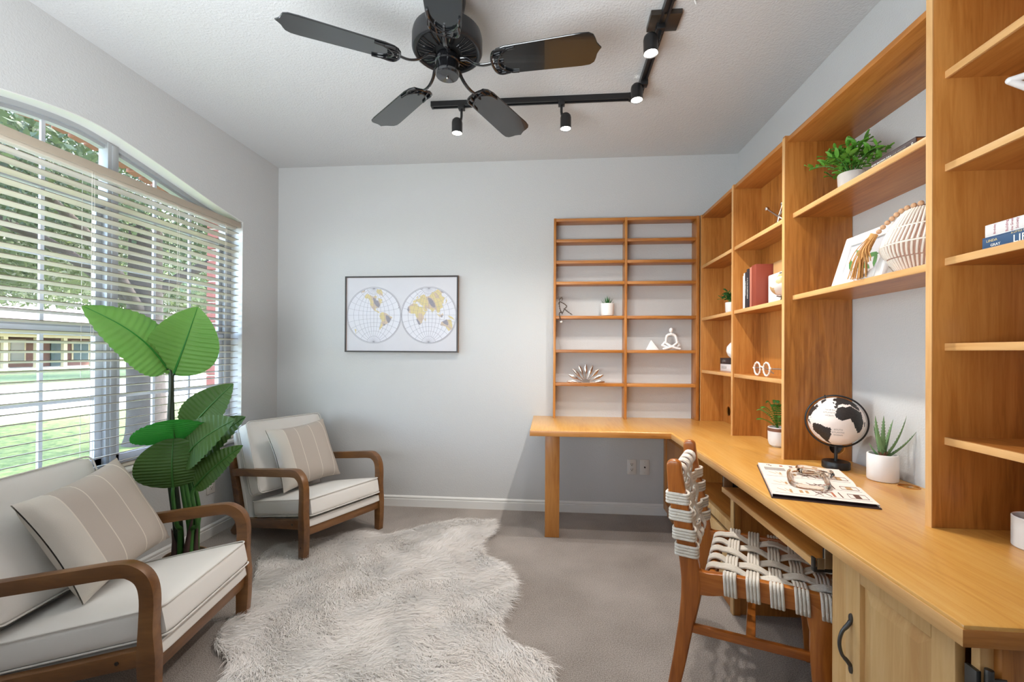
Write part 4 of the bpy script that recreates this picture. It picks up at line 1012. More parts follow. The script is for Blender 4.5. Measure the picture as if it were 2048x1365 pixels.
# ================================================================== framed world map
def wall_map():
    x0, x1, z0, z1 = -1.668, -.746, 1.229, 1.836; yb, yf = YB-.002, YB-.036
    t = empty('framed_map', ((x0+x1)/2, yb, (z0+z1)/2)); tag(t, 'framed antique world map of two hemispheres on the back wall', 'picture')
    w = .011
    for nm, a in (('top', (x0, z1-w, x1, z1)), ('bottom', (x0, z0, x1, z0+w)), ('left', (x0, z0+w, x0+w, z1-w)), ('right', (x1-w, z0+w, x1, z1-w))):
        part('frame_bar', MB().box(a[0], yf, a[1], a[2], yf+.004, a[3]).box(a[0], yf+.004, a[1], a[2], yb, a[3], 1), ['frame_dark', 'frame_oak'], t)
    part('canvas', MB().box(x0+w, yf+.010, z0+w, x1-w, yb, z1-w), 'canvas', t)
    yc = yf+.010; cz = (z0+z1)/2-.008; r = .218
    for cx_, lon0, nm in ((x0+w+.008+r, -105, 'west'), (x1-w-.008-r, 62, 'east')):
        d = part('hemisphere', MB().tube([(cx_, yc, cz), (cx_, yc-.0008, cz)], r, 64), 'map_disc', t, sharp=20)
        n = 110; g = (np.arange(n)+.5)/n*2-1; X, Z = np.meshgrid(g, g); rho = np.hypot(X, Z); c = 2*np.arctan(rho)
        with np.errstate(all='ignore'):
            lat = np.degrees(np.arcsin(np.clip(Z*np.sin(c)/np.where(rho == 0, 1, rho), -1, 1))); lon = lon0+np.degrees(np.arctan2(X*np.sin(c), rho*np.cos(c)))
        L = on_land(lon, lat) & (rho < .985); tone = np.sin(X*7+1)*np.cos(Z*5-2)+.4*np.sin(X*17+Z*13)+rho*.5
        ms = {'map_gold': MB(), 'map_tan': MB(), 'map_grey': MB()}; hh = r/n
        for i in range(n):
            for j in range(n):
                if L[i, j]:
                    k = 'map_gold' if tone[i, j] < .55 else 'map_tan' if tone[i, j] < 1.0 else 'map_grey'
                    x, z = cx_+X[i, j]*r, cz+Z[i, j]*r; y = yc-.0011
                    ms[k].add([(x-hh, y, z-hh), (x+hh, y, z-hh), (x+hh, y, z+hh), (x-hh, y, z+hh)], [(0, 1, 2, 3)])
        for k, m in ms.items():
            if m.v: part('printed_land', m, k, d, fix=False, stuff=True)
        lines = MB()
        def curve(f, lw=.0008):
            pts = [f(s/40) for s in range(41)]; lines.tube([(cx_+a*r, yc-.0009, cz+b*r) for a, b in pts if a*a+b*b < 1.0], lw, 4, cap=False)
        for la in range(-75, 90, 15):
            a = R(la); curve(lambda s: (lambda lo: (2*math.cos(a)*math.sin(lo)/(2*(1+math.cos(a)*math.cos(lo))), math.sin(a)/(1+math.cos(a)*math.cos(lo))))((s-.5)*PI*.999))
        for lo in range(-75, 90, 15):
            b = R(lo); curve(lambda s: (lambda la: (math.cos(la)*math.sin(b)/(1+math.cos(la)*math.cos(b)), math.sin(la)/(1+math.cos(la)*math.cos(b))))((s-.5)*PI*.999))
        for rr_, lw in ((1.0, .0016), (1.035, .0011)): lines.tube([(cx_+rr_*r*math.cos(2*PI*i/72), yc-.0009, cz+rr_*r*math.sin(2*PI*i/72)) for i in range(72)], lw, 4, closed=True)
        part('graticule', lines, 'map_line', d, stuff=True)
wall_map()
def globe_mesh(r, lon0, tilt, mats, n=150, m=80):
    """UV sphere whose faces take the land material from the outlines; local, centred"""
    i, j = np.meshgrid(np.arange(m), np.arange(n), indexing='ij'); lat = ((i+.5)/m-.5)*180; lon = (j+.5)/n*360-180
    L = on_land(lon, lat); vs = []
    for a in range(m+1):
        t = (a/m-.5)*PI
        for b in range(n):
            p = (b/n*360-180)-lon0; q = R(p); vs.append((r*math.cos(t)*math.sin(q), -r*math.cos(t)*math.cos(q), r*math.sin(t)))
    mb = MB(); mb.v = vs
    for a in range(m):
        for b in range(n):
            mb.f.append((a*n+b, a*n+(b+1) % n, (a+1)*n+(b+1) % n, (a+1)*n+b)); mb.mi.append(1 if L[a, b] else 0)
    return xform(mb, Matrix.Rotation(tilt, 4, 'Y'))
# ================================================================== tall plant by the window
def big_leaf(parent, base, tip, width, face, matname, bend=.06, fold=.25, droop=0, rnd=False, nseg=60, broad=.5, curl=0):
    """blade from base to tip; face = direction the upper side looks to"""
    b, tp = Vector(base), Vector(tip); ax = (tp-b); L = ax.length; ax.normalize(); nf = Vector(face); nf = (nf-ax*nf.dot(ax)).normalized(); sd = ax.cross(nf)
    rows = []; W = width/2; rg = random.Random(int(L*1e4))
    mid = []
    for i in range(nseg*2+1):
        s = i/(nseg*2); w = W*(math.sin(PI*min(1, s**broad*1.0))**.62 if s < 1 else 0)
        w = W*(max(0, s)**.5*max(0, 1-s)**.8/.421 if not rnd else max(0, 1-abs((s-.42)/(.425 if s < .42 else .585))**2.3)**.6) if 0 < s < 1 else 0
        w = max(w, .003)
        c = b+ax*L*s+nf*(bend*math.sin(PI*s)-droop*s*s); mid.append(c); r_ = []
        for j in range(-6, 7):
            u = j/6; rip = .0034*math.sin(s*100-abs(u)*6)*min(1, abs(u)*3)*min(1, 6*(1-s))
            r_.append(c+sd*(u*w)+nf*(abs(u)**1.3*fold*w+rip-curl*w*abs(u)**3*.5))
        rows.append(r_)
    lf = part('leaf', MB().grid(rows), matname, parent, sharp=180, fix=False)
    part('midrib', MB().tube([m+nf*.002 for m in mid[:-2]], [.0055*(1-.8*i/len(mid)) for i in range(len(mid)-2)], 6), 'stem_green' if matname != 'big_leaf_light' else 'big_leaf_bright', lf, sharp=80)
    return lf
def tall_plant():
    t = empty('bird_of_paradise_plant', (-1.915, 2.11, 0)); tag(t, 'tall broad-leaved bird of paradise plant in a pot between the two lounge chairs', 'plant')
    p = part('pot', MB().lathe([(.0, 0), (.075, 0), (.082, .01), (.094, .15), (.096, .168), (.090, .168), (.088, .155), (0, .150)], 32, (-1.915, 2.11, 0), cap=False), 'plant_pot', t)
    part('soil', MB().lathe([(.0, .156), (.088, .156)], 24, (-1.915, 2.11, 0), cap=False), 'soil', t)
    c = Vector((-1.915, 2.11, .152))
    LV = [((-2.013, 2.10, 1.135), (-2.150, 1.80, 1.437), .30, (.75, -.35, .62), 'big_leaf_light', dict(bend=.055, fold=.22, curl=.5), 'stem_dark', (-.035, -.01)),
          ((-2.000, 2.12, 1.105), (-1.900, 2.16, 1.470), .31, (.75, -.62, .1), 'big_leaf_light', dict(bend=.02, fold=.18), 'stem_dark', (-.03, .01)),
          ((-1.930, 2.13, .80), (-1.662, 2.12, 1.063), .20, (.45, -.75, .3), 'big_leaf_dark', dict(bend=.02, fold=.22), 'stem_green', (.02, .02)),
          ((-1.925, 2.06, .758), (-1.765, 1.87, .912), .33, (-.2, .2, 1), 'big_leaf_bright', dict(bend=-.015, fold=.10, curl=.2, rnd=True), 'stem_green', (.02, 0)),
          ((-1.848, 2.03, .690), (-1.520, 1.95, .905), .23, (.10, -.80, .45), 'big_leaf_dark', dict(bend=.03, fold=.15), 'stem_green', (.03, -.01)),
          ((-1.875, 2.12, .655), (-1.600, 2.13, .890), .20, (-.25, -.8, .3), 'big_leaf_dark', dict(bend=.02, fold=.2), 'stem_green', (.035, .03)),
          ((-1.863, 1.98, .560), (-1.872, 1.99, .800), .285, (.55, -.80, .15), 'big_leaf_dark', dict(bend=.035, fold=.16, rnd=True), 'stem_green', (-.0, -.03)),
          ((-1.765, 2.00, .558), (-1.500, 1.98, .775), .135, (.05, -.85, .35), 'big_leaf_dark', dict(bend=.02, fold=.15), 'stem_green', (.045, -.02))]
    for b, tp, w, fc_, mt, kw, st, (ox, oy) in LV:
        b = Vector(b); root = c+Vector((ox, oy, 0)); m = root.lerp(b, .5)+Vector((ox*.6, 0, 0))
        d = (Vector(tp)-b).normalized()
        pts = bez([root, root+Vector((ox*.2, 0, .15)), m, b-d*.02-Vector((0, 0, .03)), b+d*.01], 6); k = len(pts)
        part('stem', MB().tube(pts, [lerp(.014, .0085 if st == 'stem_dark' else .006, i/k) for i in range(k)], 8), st, t, sharp=80)
        big_leaf(t, b, tp, w, fc_, mt, **kw)
    for ox, oy, h, lx in ((-.055, 0, .26, -.01), (-.02, -.03, .16, -.03), (.03, -.03, .28, .05), (.045, .01, .22, .02)):
        r0 = c+Vector((ox, oy, 0)); part('sheath', MB().tube(bez([r0, r0+Vector((lx*.4, 0, h*.5)), r0+Vector((lx, 0, h))], 5), [.018*(1-.93*i/10) for i in range(11)], 8), 'sheath', t, sharp=80)
tall_plant()

# ================================================================== small plants
def pot_mb(r, h, c, taper=.92, rnd=.012, wall=.006):
    rb = r*taper
    return MB().lathe([(0, 0), (rb-rnd, 0), (rb-rnd*.3, rnd*.3), (rb, rnd), (r, h-.003), (r-.002, h), (r-wall, h), (r-wall, h-.018), (0, h-.018)], 32, c, cap=False)
def sprig_leaf(size, fat=.42):
    mb = MB(); n = 5; rows = []
    for i in range(n+1):
        s = i/n; w = size*fat*.5*math.sin(PI*min(1, s*.93+.05))**.8 if 0 < s < 1 else .0004
        rows.append([(size*s, -w, .18*w+.12*size*s*s), (size*s, 0, .10*size*s*(1-s)*2-.02*size), (size*s, w, .18*w+.12*size*s*s)])
    return mb.grid(rows)
def spike_leaf(L, w, curve, thick=.35):
    rows = []; n = 9
    for i in range(n+1):
        s = i/n; ww = w*(1-s)**.75*(1 if s > .08 else .8)+.0004; cxs = L*s; z = curve*L*s*s
        rows.append([(cxs, -ww, z+.3*ww), (cxs, -ww*.4, z-thick*ww), (cxs, ww*.4, z-thick*ww), (cxs, ww, z+.3*ww), (cxs, 0, z+.12*ww)])
    return MB().grid(rows, closed=True)
def leafy_pot(name, label, c, r, h, potmat, n, rad, size, matname, seed, zc=.6, stems=9, upz=1.0, spread=1.0, lim=None):
    t = empty(name, c); tag(t, label, 'plant'); part('pot', pot_mb(r, h, c), potmat, t); part('soil', MB().lathe([(0, h-.016), (r-.006, h-.016)], 20, c, cap=False), 'soil', t)
    me = sprig_leaf(size).mesh('leaf', [matname], fix=False, sharp=180); rg = random.Random(seed); top = Vector((0, 0, h-.015))
    per = max(1, n//stems)
    for s in range(stems):
        a = 2*PI*s/stems+rg.uniform(-.3, .3); el = rg.uniform(.15, 1.25); ln = rad*rg.uniform(.75, 1.1)
        e = top+Vector((math.cos(a)*math.cos(el)*ln*spread, math.sin(a)*math.cos(el)*ln*spread, math.sin(el)*ln*upz+.02))
        if lim: e.x = min(e.x, lim[0]-c[0]); e.y = min(e.y, lim[1]-c[1])
        m = top.lerp(e, .5)+Vector((0, 0, .025)); pts = bez([top, m, e], 8)
        part('stem', MB().tube([p+Vector(c) for p in pts], .0016, 5), 'leaf_fern', t)
        for k in range(per):
            q = pts[min(len(pts)-1, int(len(pts)*(.22+.78*(k+1)/per)))]; o = link('leaf', me, t); o.location = q
            o.rotation_euler = (rg.uniform(-.5, .5), rg.uniform(-.9, .25), a+rg.uniform(-1.9, 1.9)); sc = rg.uniform(.7, 1.2); o.scale = (sc,)*3
    return t
leafy_pot('leafy_plant', 'bushy bright green plant in a grey pot on the top bridging shelf', (1.222, 1.885, 1.8925), .048, .088, 'grey_ceramic', 270, .135, .040, 'leaf_small', 3, stems=22, spread=1.05, lim=(1.33, 2.09))
leafy_pot('leafy_plant', 'small dark green leafy plant in a white pot, half hidden by a bookcase upright', (1.178, 2.985, 1.4935), .034, .082, 'white_ceramic', 150, .082, .030, 'leaf_dark', 7, stems=15, spread=.7, lim=(1.222, 3.2))
def spiky(name, label, c, r, h, leaves, matname, w, parts_extra=None):
    t = empty(name, c); tag(t, label, 'plant'); part('pot', pot_mb(r, h, c), 'white_ceramic', t); part('soil', MB().lathe([(0, h-.014), (r-.006, h-.014)], 20, c, cap=False), 'soil', t)
    for az, el, L, cv in leaves:
        M = Matrix.Translation((0, 0, h-.016)) @ Matrix.Rotation(az, 4, 'Z') @ Matrix.Rotation(-el, 4, 'Y')
        part('leaf', xform(spike_leaf(L, w, cv), M), matname, t, local=True, sharp=60)
    return t
rg = random.Random(5)
sl_ = [(i*2.4, R(18+i*3.0), .055+.012*rg.random()+i*.0004, .25) for i in range(20)]
spiky('succulent_plant', 'small spiky succulent in a white pot on the back bookcase', (.405, 3.305, 1.5115), .052, .094, sl_, 'leaf_dark', .0058)
spiky('succulent_plant', 'white potted plant just entering the right edge, on the near bookcase above eye level', (1.245, 1.166, 1.2685), .048, .055, [(i*2.4, R(25+i*4), .06, .2) for i in range(14)], 'leaf_dark', .006)
def aloe():
    c = (1.293, 1.812, ZT); h = .104; t = empty('aloe_plant', c); tag(t, 'aloe plant in a plain white pot on the desk beside the globe', 'plant')
    part('pot', pot_mb(.050, h, c, taper=1.0, rnd=.006), 'white_ceramic', t); part('soil', MB().lathe([(0, h-.014), (.044, h-.014)], 20, c, cap=False), 'soil', t)
    V = [(R(205), R(66), .175, .16, .0125), (R(262), R(86), .170, .03, .0125), (R(-5), R(78), .160, -.02, .0105), (R(-38), R(56), .185, .22, .011), (R(-30), R(36), .150, .25, .009), (R(100), R(70), .13, .05, .011), (R(175), R(35), .075, .3, .009), (R(225), R(40), .06, .2, .008)]
    for az, el, L, cv, w in V:
        M = Matrix.Translation((0, 0, h-.02)) @ Matrix.Rotation(az, 4, 'Z') @ Matrix.Rotation(-el, 4, 'Y')
        lf = part('leaf', xform(spike_leaf(L, w, cv, .6), M), 'aloe_green', t, local=True, sharp=60)
        th = MB()
        for i in range(11):
            s = .15+.07*i; ww = w*(1-s)**.75
            for sg in (-1, 1):
                p = Vector((L*s, sg*ww, cv*L*s*s+.3*ww)); th.add([p+Vector((-.003, 0, 0)), p+Vector((.003, 0, 0)), p+Vector((.001, sg*.0035, .001)), p+Vector((0, 0, .002))], [(0, 1, 2), (1, 3, 2), (3, 0, 2)])
        part('teeth', xform(th, M), 'aloe_green', lf, local=True)
    for i in range(7):
        M = Matrix.Translation((-.008, -.012, h-.016)) @ Matrix.Rotation(i*.9, 4, 'Z') @ Matrix.Rotation(-R(48), 4, 'Y')
        part('young_leaf', xform(spike_leaf(.032, .008, .2), M), 'aloe_tip', t, local=True)
aloe()
def fern():
    c = (1.193, 2.405, ZT); h = .105; t = empty('fern_plant', c); tag(t, 'fern in a rounded white pot on the desk, partly behind a bookcase upright', 'plant')
    part('pot', MB().lathe([(0, 0), (.026, 0), (.040, .010), (.046, .028), (.047, .102), (.045, .105), (.041, .103), (.040, .09), (0, .09)], 28, c, cap=False), 'white_ceramic', t)
    part('rim_band', MB().lathe([(.0473, .083), (.0477, .085), (.0477, .098), (.0473, .100)], 28, c, cap=False), 'aloe_tip', t); part('soil', MB().lathe([(0, .093), (.041, .093)], 20, c, cap=False), 'soil', t)
    rg = random.Random(3)
    for az, el, L in ((R(200), R(58), .17), (R(170), R(75), .18), (R(225), R(72), .165), (R(250), R(48), .13), (R(140), R(55), .14), (R(270), R(80), .16), (R(300), R(60), .13), (R(190), R(35), .12), (R(215), R(85), .18)):
        M = Matrix.Translation((0, 0, .092)) @ Matrix.Rotation(az, 4, 'Z')
        pts = bez([(0, 0, 0), (math.cos(el)*L*.4, 0, math.sin(el)*L*.55), (math.cos(el)*L*.95, 0, math.sin(el)*L*.85), (math.cos(el)*L*1.25, 0, math.sin(el)*L*.82)], 6); mb = MB().tube(pts, .0013, 5); k = len(pts)
        for i in range(3, k-1):
            p = pts[i]; d = (pts[i+1]-pts[i-1]).normalized(); ll = .022*math.sin(PI*min(1, (i/k)*.85+.12))+.003
            for sg in (-1, 1):
                q = p+Vector((d.x*.004, sg*ll, d.z*.004-.004)); m = p.lerp(q, .5); mb.add([p-d*.001, m-d*.0035, q, m+d*.0035], [(0, 1, 2, 3)])
        part('frond', xform(mb, M), 'leaf_fern', t, local=True, fix=False)
fern()

# ================================================================== globes
def desk_globe():
    c = (1.226, 1.985, ZT); t = empty('desk_globe', c); tag(t, 'black and white desk globe in a black ring on a round black base', 'globe')
    part('base', MB().lathe([(0, 0), (.050, 0), (.0515, .002), (.0515, .026), (.049, .030), (0, .030)], 36, c, cap=False), 'black_satin', t)
    part('post', MB().lathe([(.0065, .028), (.0065, .095)], 14, c), 'black_satin', t)
    zc = .203; r = .102; ctr = Vector((c[0], c[1], c[2]+zc)); Rz = Matrix.Rotation(R(-31), 4, 'Z')
    ring = [Vector(((.111)*math.cos(2*PI*i/64), 0, .111*math.sin(2*PI*i/64))) for i in range(64)]
    part('ring', MB().tube([ctr+Rz @ p for p in ring], .0035, 8, closed=True), 'black_satin', t)
    s = part('sphere', xform(globe_mesh(r, -22, R(-20), None), Matrix.Translation(ctr) @ Rz), ['globe_white', 'globe_land'], t, sharp=180, fix=False)
    def word(body, size, lon, lat):
        q, la = R(lon), R(lat); n = Vector((math.cos(la)*math.sin(q), -math.cos(la)*math.cos(q), math.sin(la))); e = Vector((math.cos(q), math.sin(q), 0)); u = n.cross(e)
        M = Matrix.Translation(ctr+(Rz @ n)*(r+.0006)) @ Rz @ Matrix((( e.x, u.x, n.x, 0), (e.y, u.y, n.y, 0), (e.z, u.z, n.z, 0), (0, 0, 0, 1)))
        part('lettering', text_mb(body, size, M, .0001), 'ink_grey', s)
    for b, sz, lo, la in (('NORTH', .010, -14, 33), ('ATLANTIC', .010, -14, 26), ('OCEAN', .009, -14, 19), ('SOUTH', .009, 4, -13), ('ATLANTIC', .009, 4, -20), ('OCEAN', .009, 4, -27)): word(b, sz, lo, la)
    part('axle', MB().tube([ctr+Rz @ Vector((-.037, 0, .096)), ctr+Rz @ Vector((-.040, 0, .111))], .003, 8), 'black_satin', t)
desk_globe()
def mini_globe():
    c = (1.148, 2.275, 1.4935); t = empty('mini_globe', c); tag(t, 'small pale globe on a metal stand, beside the books on the corner bookcase', 'globe'); ctr = Vector((c[0], c[1], c[2]+.090))
    part('sphere', xform(globe_mesh(.056, 10, R(-20), None, 90, 50), Matrix.Translation(ctr) @ Matrix.Rotation(R(-27), 4, 'Z')), ['globe_pale', 'globe_gold'], t, sharp=180, fix=False)
    part('stand', MB().lathe([(0, 0), (.030, 0), (.028, .006), (.010, .012), (.006, .02), (.006, .036), (0, .036)], 24, c, cap=False), 'bronze', t)
    part('arc', MB().tube([ctr+Matrix.Rotation(R(-27), 4, 'Z') @ Vector((.061*math.sin(R(a)), 0, .061*math.cos(R(a)))) for a in range(-12, 205, 12)], .0025, 8), 'bronze', t)
mini_globe()

# ================================================================== books
def book(label, x0, x1, y0, y1, z0, z1, axis, cov, page='book_page', texts=(), group=None, base=None):
    """axis = thickness axis (1 upright, 2 lying); spine towards -x"""
    t = empty('book', ((x0+x1)/2, (y0+y1)/2, z0)); tag(t, label, 'book', group); th = .0028
    if axis == 2:
        part('cover', MB().box(x0, y0, z0, x1, y1, z0+th).box(x0, y0, z1-th, x1, y1, z1).box(x0, y0, z0+th, x0+th, y1, z1-th), cov, t, bev=.0008); part('pages', MB().box(x0+th, y0+.003, z0+th, x1-.003, y1-.003, z1-th), page, t)
    else:
        part('cover', MB().box(x0, y0, z0, x1, y0+th*.7, z1).box(x0, y1-th*.7, z0, x1, y1, z1).box(x0, y0+th*.7, z0, x0+th, y1-th*.7, z1), cov, t, bev=.0008); part('pages', MB().box(x0+th, y0+th*.7, z0+.003, x1-.003, y1-th*.7, z1-.003), page, t)
    if texts:
        for body, size, yc, zc, rot, mt in texts:
            # lettering on the spine: plane x = x0, reading direction -y
            M = Matrix.Translation((x0-.0004, yc, zc)) @ Matrix(((0, 0, -1, 0), (-1, 0, 0, 0), (0, 1, 0, 0), (0, 0, 0, 1))) @ Matrix.Rotation(rot, 4, 'Z')
            part('spine_lettering', text_mb(body, size, M, .0002), mt, t)
    return t
zb = 1.4935; up = 'upright books on the corner bookcase'
book('thin cream book, leftmost of the upright row on the corner bookcase', 1.115, 1.215, 2.640, 2.650, zb, zb+.200, 1, 'book_white', group=up)
book('thin white book second from the left in the upright row', 1.113, 1.215, 2.618, 2.636, zb, zb+.212, 1, 'book_white', group=up)
book('black book with white spine lettering, left of the two black ones in the upright row', 1.112, 1.22, 2.596, 2.616, zb, zb+.214, 1, 'book_black', texts=[('THE HABITATION', .0105, 2.606, zb+.12, -PI/2, 'ink_white')], group=up)
book('black book with white spine lettering, right of the two black ones in the upright row', 1.112, 1.22, 2.568, 2.594, zb, zb+.228, 1, 'book_black', texts=[('A to the INHERITABLE', .0125, 2.582, zb+.118, -PI/2, 'ink_white')], group=up)
book('cream and pink book between the black and rust books of the upright row', 1.115, 1.22, 2.535, 2.562, zb, zb+.232, 1, 'book_pink', group=up)
book('tall rust red book with its broad side showing in the upright row', 1.112, 1.232, 2.478, 2.532, zb, zb+.236, 1, 'book_rust', group=up)
book('tan book standing behind the white box and small globe', 1.200, 1.234, 2.19, 2.472, zb, zb+.240, 1, 'book_tan')
bxw = empty('white_box_frame', (1.168, 2.33, zb)); tag(bxw, 'white square block standing behind the small globe on the corner bookcase', 'block'); part('block', MB().box(1.168, 2.18, zb, 1.192, 2.462, zb+.168), 'white_ceramic', bxw, bev=.006, seg=3)
z5 = 1.1135
book('white book lying under a black one on the corner bookcase shelf', 1.180, 1.236, 2.88, 3.165, z5, z5+.048, 2, 'book_white', texts=[('DESIGN', .026, 3.10, z5+.024, 0, 'ink_grey')])
book('black book lying on a white one on the corner bookcase shelf', 1.180, 1.236, 2.88, 3.168, z5+.0482, z5+.090, 2, 'book_black', texts=[('( ON )', .024, 3.10, z5+.069, 0, 'ink_grey')])
vb = empty('white_vase', (1.19, 2.95, z5+.0904)); tag(vb, 'white round vase on the stacked black book, mostly behind an upright', 'vase'); part('body', MB().lathe([(0, 0), (.022, 0), (.040, .018), (.050, .045), (.046, .075), (.028, .098), (.016, .108), (.014, .12), (.011, .12), (.011, .105), (0, .1)], 28, (1.19, 2.95, z5+.0904), cap=False), 'white_ceramic', vb)
zz = 1.8925
book('dark brown book lying on the top bridging shelf beside the leafy plant', 1.132, 1.29, 1.452, 1.643, zz, zz+.029, 2, 'book_brown', page='book_kraft', texts=[('PETER BREGMAN, D.B.A.', .0085, 1.596, zz+.0145, 0, 'ink_white'), ('LOVE WISDOM', .0085, 1.520, zz+.0145, 0, 'ink_grey'), ('o', .016, 1.466, zz+.0145, 0, 'ink_white')])
z6 = 1.5115
book('blue book lying under a white one on the near bookcase', 1.118, 1.27, 1.03, 1.226, z6, z6+.029, 2, 'book_blue', texts=[('LINDA', .0095, 1.201, z6+.018, 0, 'ink_yellow'), ('LIFE', .026, 1.128, z6+.008, 0, 'ink_white'), ('A LITTLE THING CALLED', .0065, 1.118, z6+.0245, 0, 'ink_yellow'), ('GRAY', .0095, 1.192, z6+.006, 0, 'ink_white')])
book('white book with red spine lettering lying on a blue one, near bookcase', 1.120, 1.27, 1.02, 1.221, z6+.0292, z6+.061, 2, 'book_white', texts=[('Birthday', .0075, 1.196, z6+.046, PI/2, 'ink_red'), ('Building', .0090, 1.166, z6+.046, PI/2, 'ink_red'), ('the Great', .0080, 1.154, z6+.046, PI/2, 'ink_red'), ('Society', .0090, 1.142, z6+.046, PI/2, 'ink_red')])

# ================================================================== small ornaments
def sunburst():
    c = Vector((.248, 3.315, 1.0055)); t = empty('sunburst_sculpture', c); tag(t, 'silver half-sunburst sculpture of spoon-shaped rays on the lowest back shelf', 'sculpture')
    part('hub', MB().tube([c+Vector((0, .010, 0)), c+Vector((0, -.012, 0))], .030, 20), 'champagne', t, sharp=40)
    for i in range(9):
        a = PI*(.02+.96*i/8); d = Vector((math.cos(a), 0, math.sin(a))); sd = Vector((-d.z, 0, d.x)); L = .142; rows = []
        for k in range(15):
            s = k/14; w = .0035 if s < .35 else .0035+.0080*math.sin(PI*min(1, (s-.35)/.62))**.8; dz = -.004*math.sin(PI*s)
            p = c+d*(.024+(L-.024)*s)+Vector((0, -.002-.010*s*(1-s)*2, 0))
            if p.z < c.z+.002: p.z = c.z+.004
            rows.append([p+sd*w, p+Vector((0, -.0035, 0))+sd*w*.5, p+Vector((0, -.0042, 0)), p+Vector((0, -.0035, 0))-sd*w*.5, p-sd*w, p+Vector((0, .003, 0))])
        part('ray', MB().grid(rows, closed=True), 'champagne', t, sharp=70)
sunburst()
def wire_figure():
    c = Vector((.055, 3.30, 1.5115)); t = empty('wire_figure', c); tag(t, 'twisted wire figure sitting on a back shelf with one leg hanging over the edge', 'sculpture')
    P = lambda x, z, y=0: Vector((c.x+x, c.y+y, c.z+z))
    yo = -.032
    def limb(pts, r=.0022, tw=.0032):
        pts = bez(pts, 6); a, b = [], []
        for i, p in enumerate(pts): o = Vector((math.cos(i*1.3), .4*math.sin(i*1.3), math.sin(i*1.3)))*tw; a.append(p+o); b.append(p-o)
        part('twisted_wire', MB().tube(a, r, 6).tube(b, r, 6), 'bronze', t, sharp=80)
    limb([P(.012, .012, yo), P(-.004, .045, yo), P(-.012, .085, yo), P(-.006, .110, yo)])
    limb([P(-.018, .093, yo), P(-.004, .105, yo), P(.030, .088, yo), P(.045, .070, yo), P(.030, .052, yo), P(.012, .020, yo)])
    limb([P(.024, .055, yo), P(.048, .035, yo), P(.085, .008, yo)])
    limb([P(.004, .030, yo), P(-.010, .015, -.050), P(-.006, -.018, -.055), P(.002, -.045, -.055)])
    part('foot', MB().sphere(P(.004, -.048, -.055), .010, 10, 8, sc=(1, 1, .8)), 'ivory', t)
    limb([P(-.006, .11, yo), P(-.012, .125, yo), P(.0, .138, yo), P(.014, .130, yo), P(.006, .112, yo)], .0016, .002)
    for dx in (-.016, .004, .018): limb([P(-.003, .125, yo), P(-.003+dx*.7, .145, yo)], .0012, .001)
wire_figure()
def meditation():
    c = Vector((.875, 3.300, 1.2565)); t = empty('meditating_figure', c); tag(t, 'white abstract cross-legged meditation figurine on the back bookcase', 'figurine')
    mb = MB(); P = lambda x, y, z: c+Vector((x, y, z))
    mb.sphere(P(0, 0, .148), .0145, 16, 12, sc=(.95, .95, 1.3)); mb.tube([P(0, 0, .130), P(0, 0, .112)], [.007, .010], 10)
    arm = bez([P(-.040, -.012, .052), P(-.038, -.004, .080), P(-.028, 0, .108), P(0, 0, .118), P(.028, 0, .108), P(.038, -.004, .080), P(.040, -.012, .052)], 6); n = len(arm)
    mb.tube(arm, [.0065+.0035*math.sin(PI*i/(n-1)) for i in range(n)], 12)
    for s in (-1, 1):
        mb.tube(bez([P(s*.044, -.005, .060), P(s*.034, -.012, .048), P(0, -.022, .026), P(-s*.034, -.026, .014), P(-s*.058, -.024, .010)], 6), [.009]*8+[.0095]*8+[.0085]*9, 12)
        mb.tube(bez([P(s*.060, .004, .036), P(s*.040, .000, .026), P(0, -.008, .018), P(-s*.02, -.01, .012)], 6), [.011]*6+[.010]*6+[.008]*7, 12)
        mb.tube([P(s*.044, -.005, .062), P(s*.060, .004, .036)], [.008, .011], 12); mb.sphere(P(s*.060, .004, .036), .011, 10, 8); mb.sphere(P(s*.058, -.024, .010), .0088, 10, 8); mb.sphere(P(s*.041, -.012, .056), .0085, 10, 8)
    part('body', mb, 'white_plaster', t, sharp=80)
meditation()
py = empty('pyramid_ornament', (.735, 3.30, 1.2565)); tag(py, 'small pale stone pyramid left of the meditation figurine', 'ornament')
mb = MB(); a, h = .050, .080; c = (.735, 3.305, 1.2565)
mb.add([(c[0]-a, c[1]-a*.8, c[2]), (c[0]+a, c[1]-a*.5, c[2]), (c[0]+a*.8, c[1]+a*.9, c[2]), (c[0]-a*.7, c[1]+a, c[2]), (c[0]-.004, c[1], c[2]+h)], [(0, 3, 2, 1), (0, 1, 4), (1, 2, 4), (2, 3, 4), (3, 0, 4)]); part('stone', mb, 'white_plaster', py, bev=.004, seg=2)
def jack():
    c = Vector((1.125, 2.262, 1.8765)); t = empty('metal_jack', c); tag(t, 'bronze toy-jack ornament with ball tips on the upper corner shelf', 'ornament'); m = c+Vector((0, 0, .046)); mb = MB()
    for d in ((.06, .86, .52), (.1, -.75, .55), (.75, .35, -.62), (-.10, .28, -.95), (.35, -.6, -.6), (.30, .10, .90)):
        d = Vector(d).normalized(); L = .165 if d.y > .8 else .072; e = m+d*L
        if e.z < c.z+.012: e = m+d*((m.z-c.z-.012)/-d.z)
        mb.tube([m, m.lerp(e, .5), e], [.007, .005, .0055], 10); mb.sphere(e, .0118, 14, 10)
    part('body', mb, 'champagne', t, sharp=80)
jack()
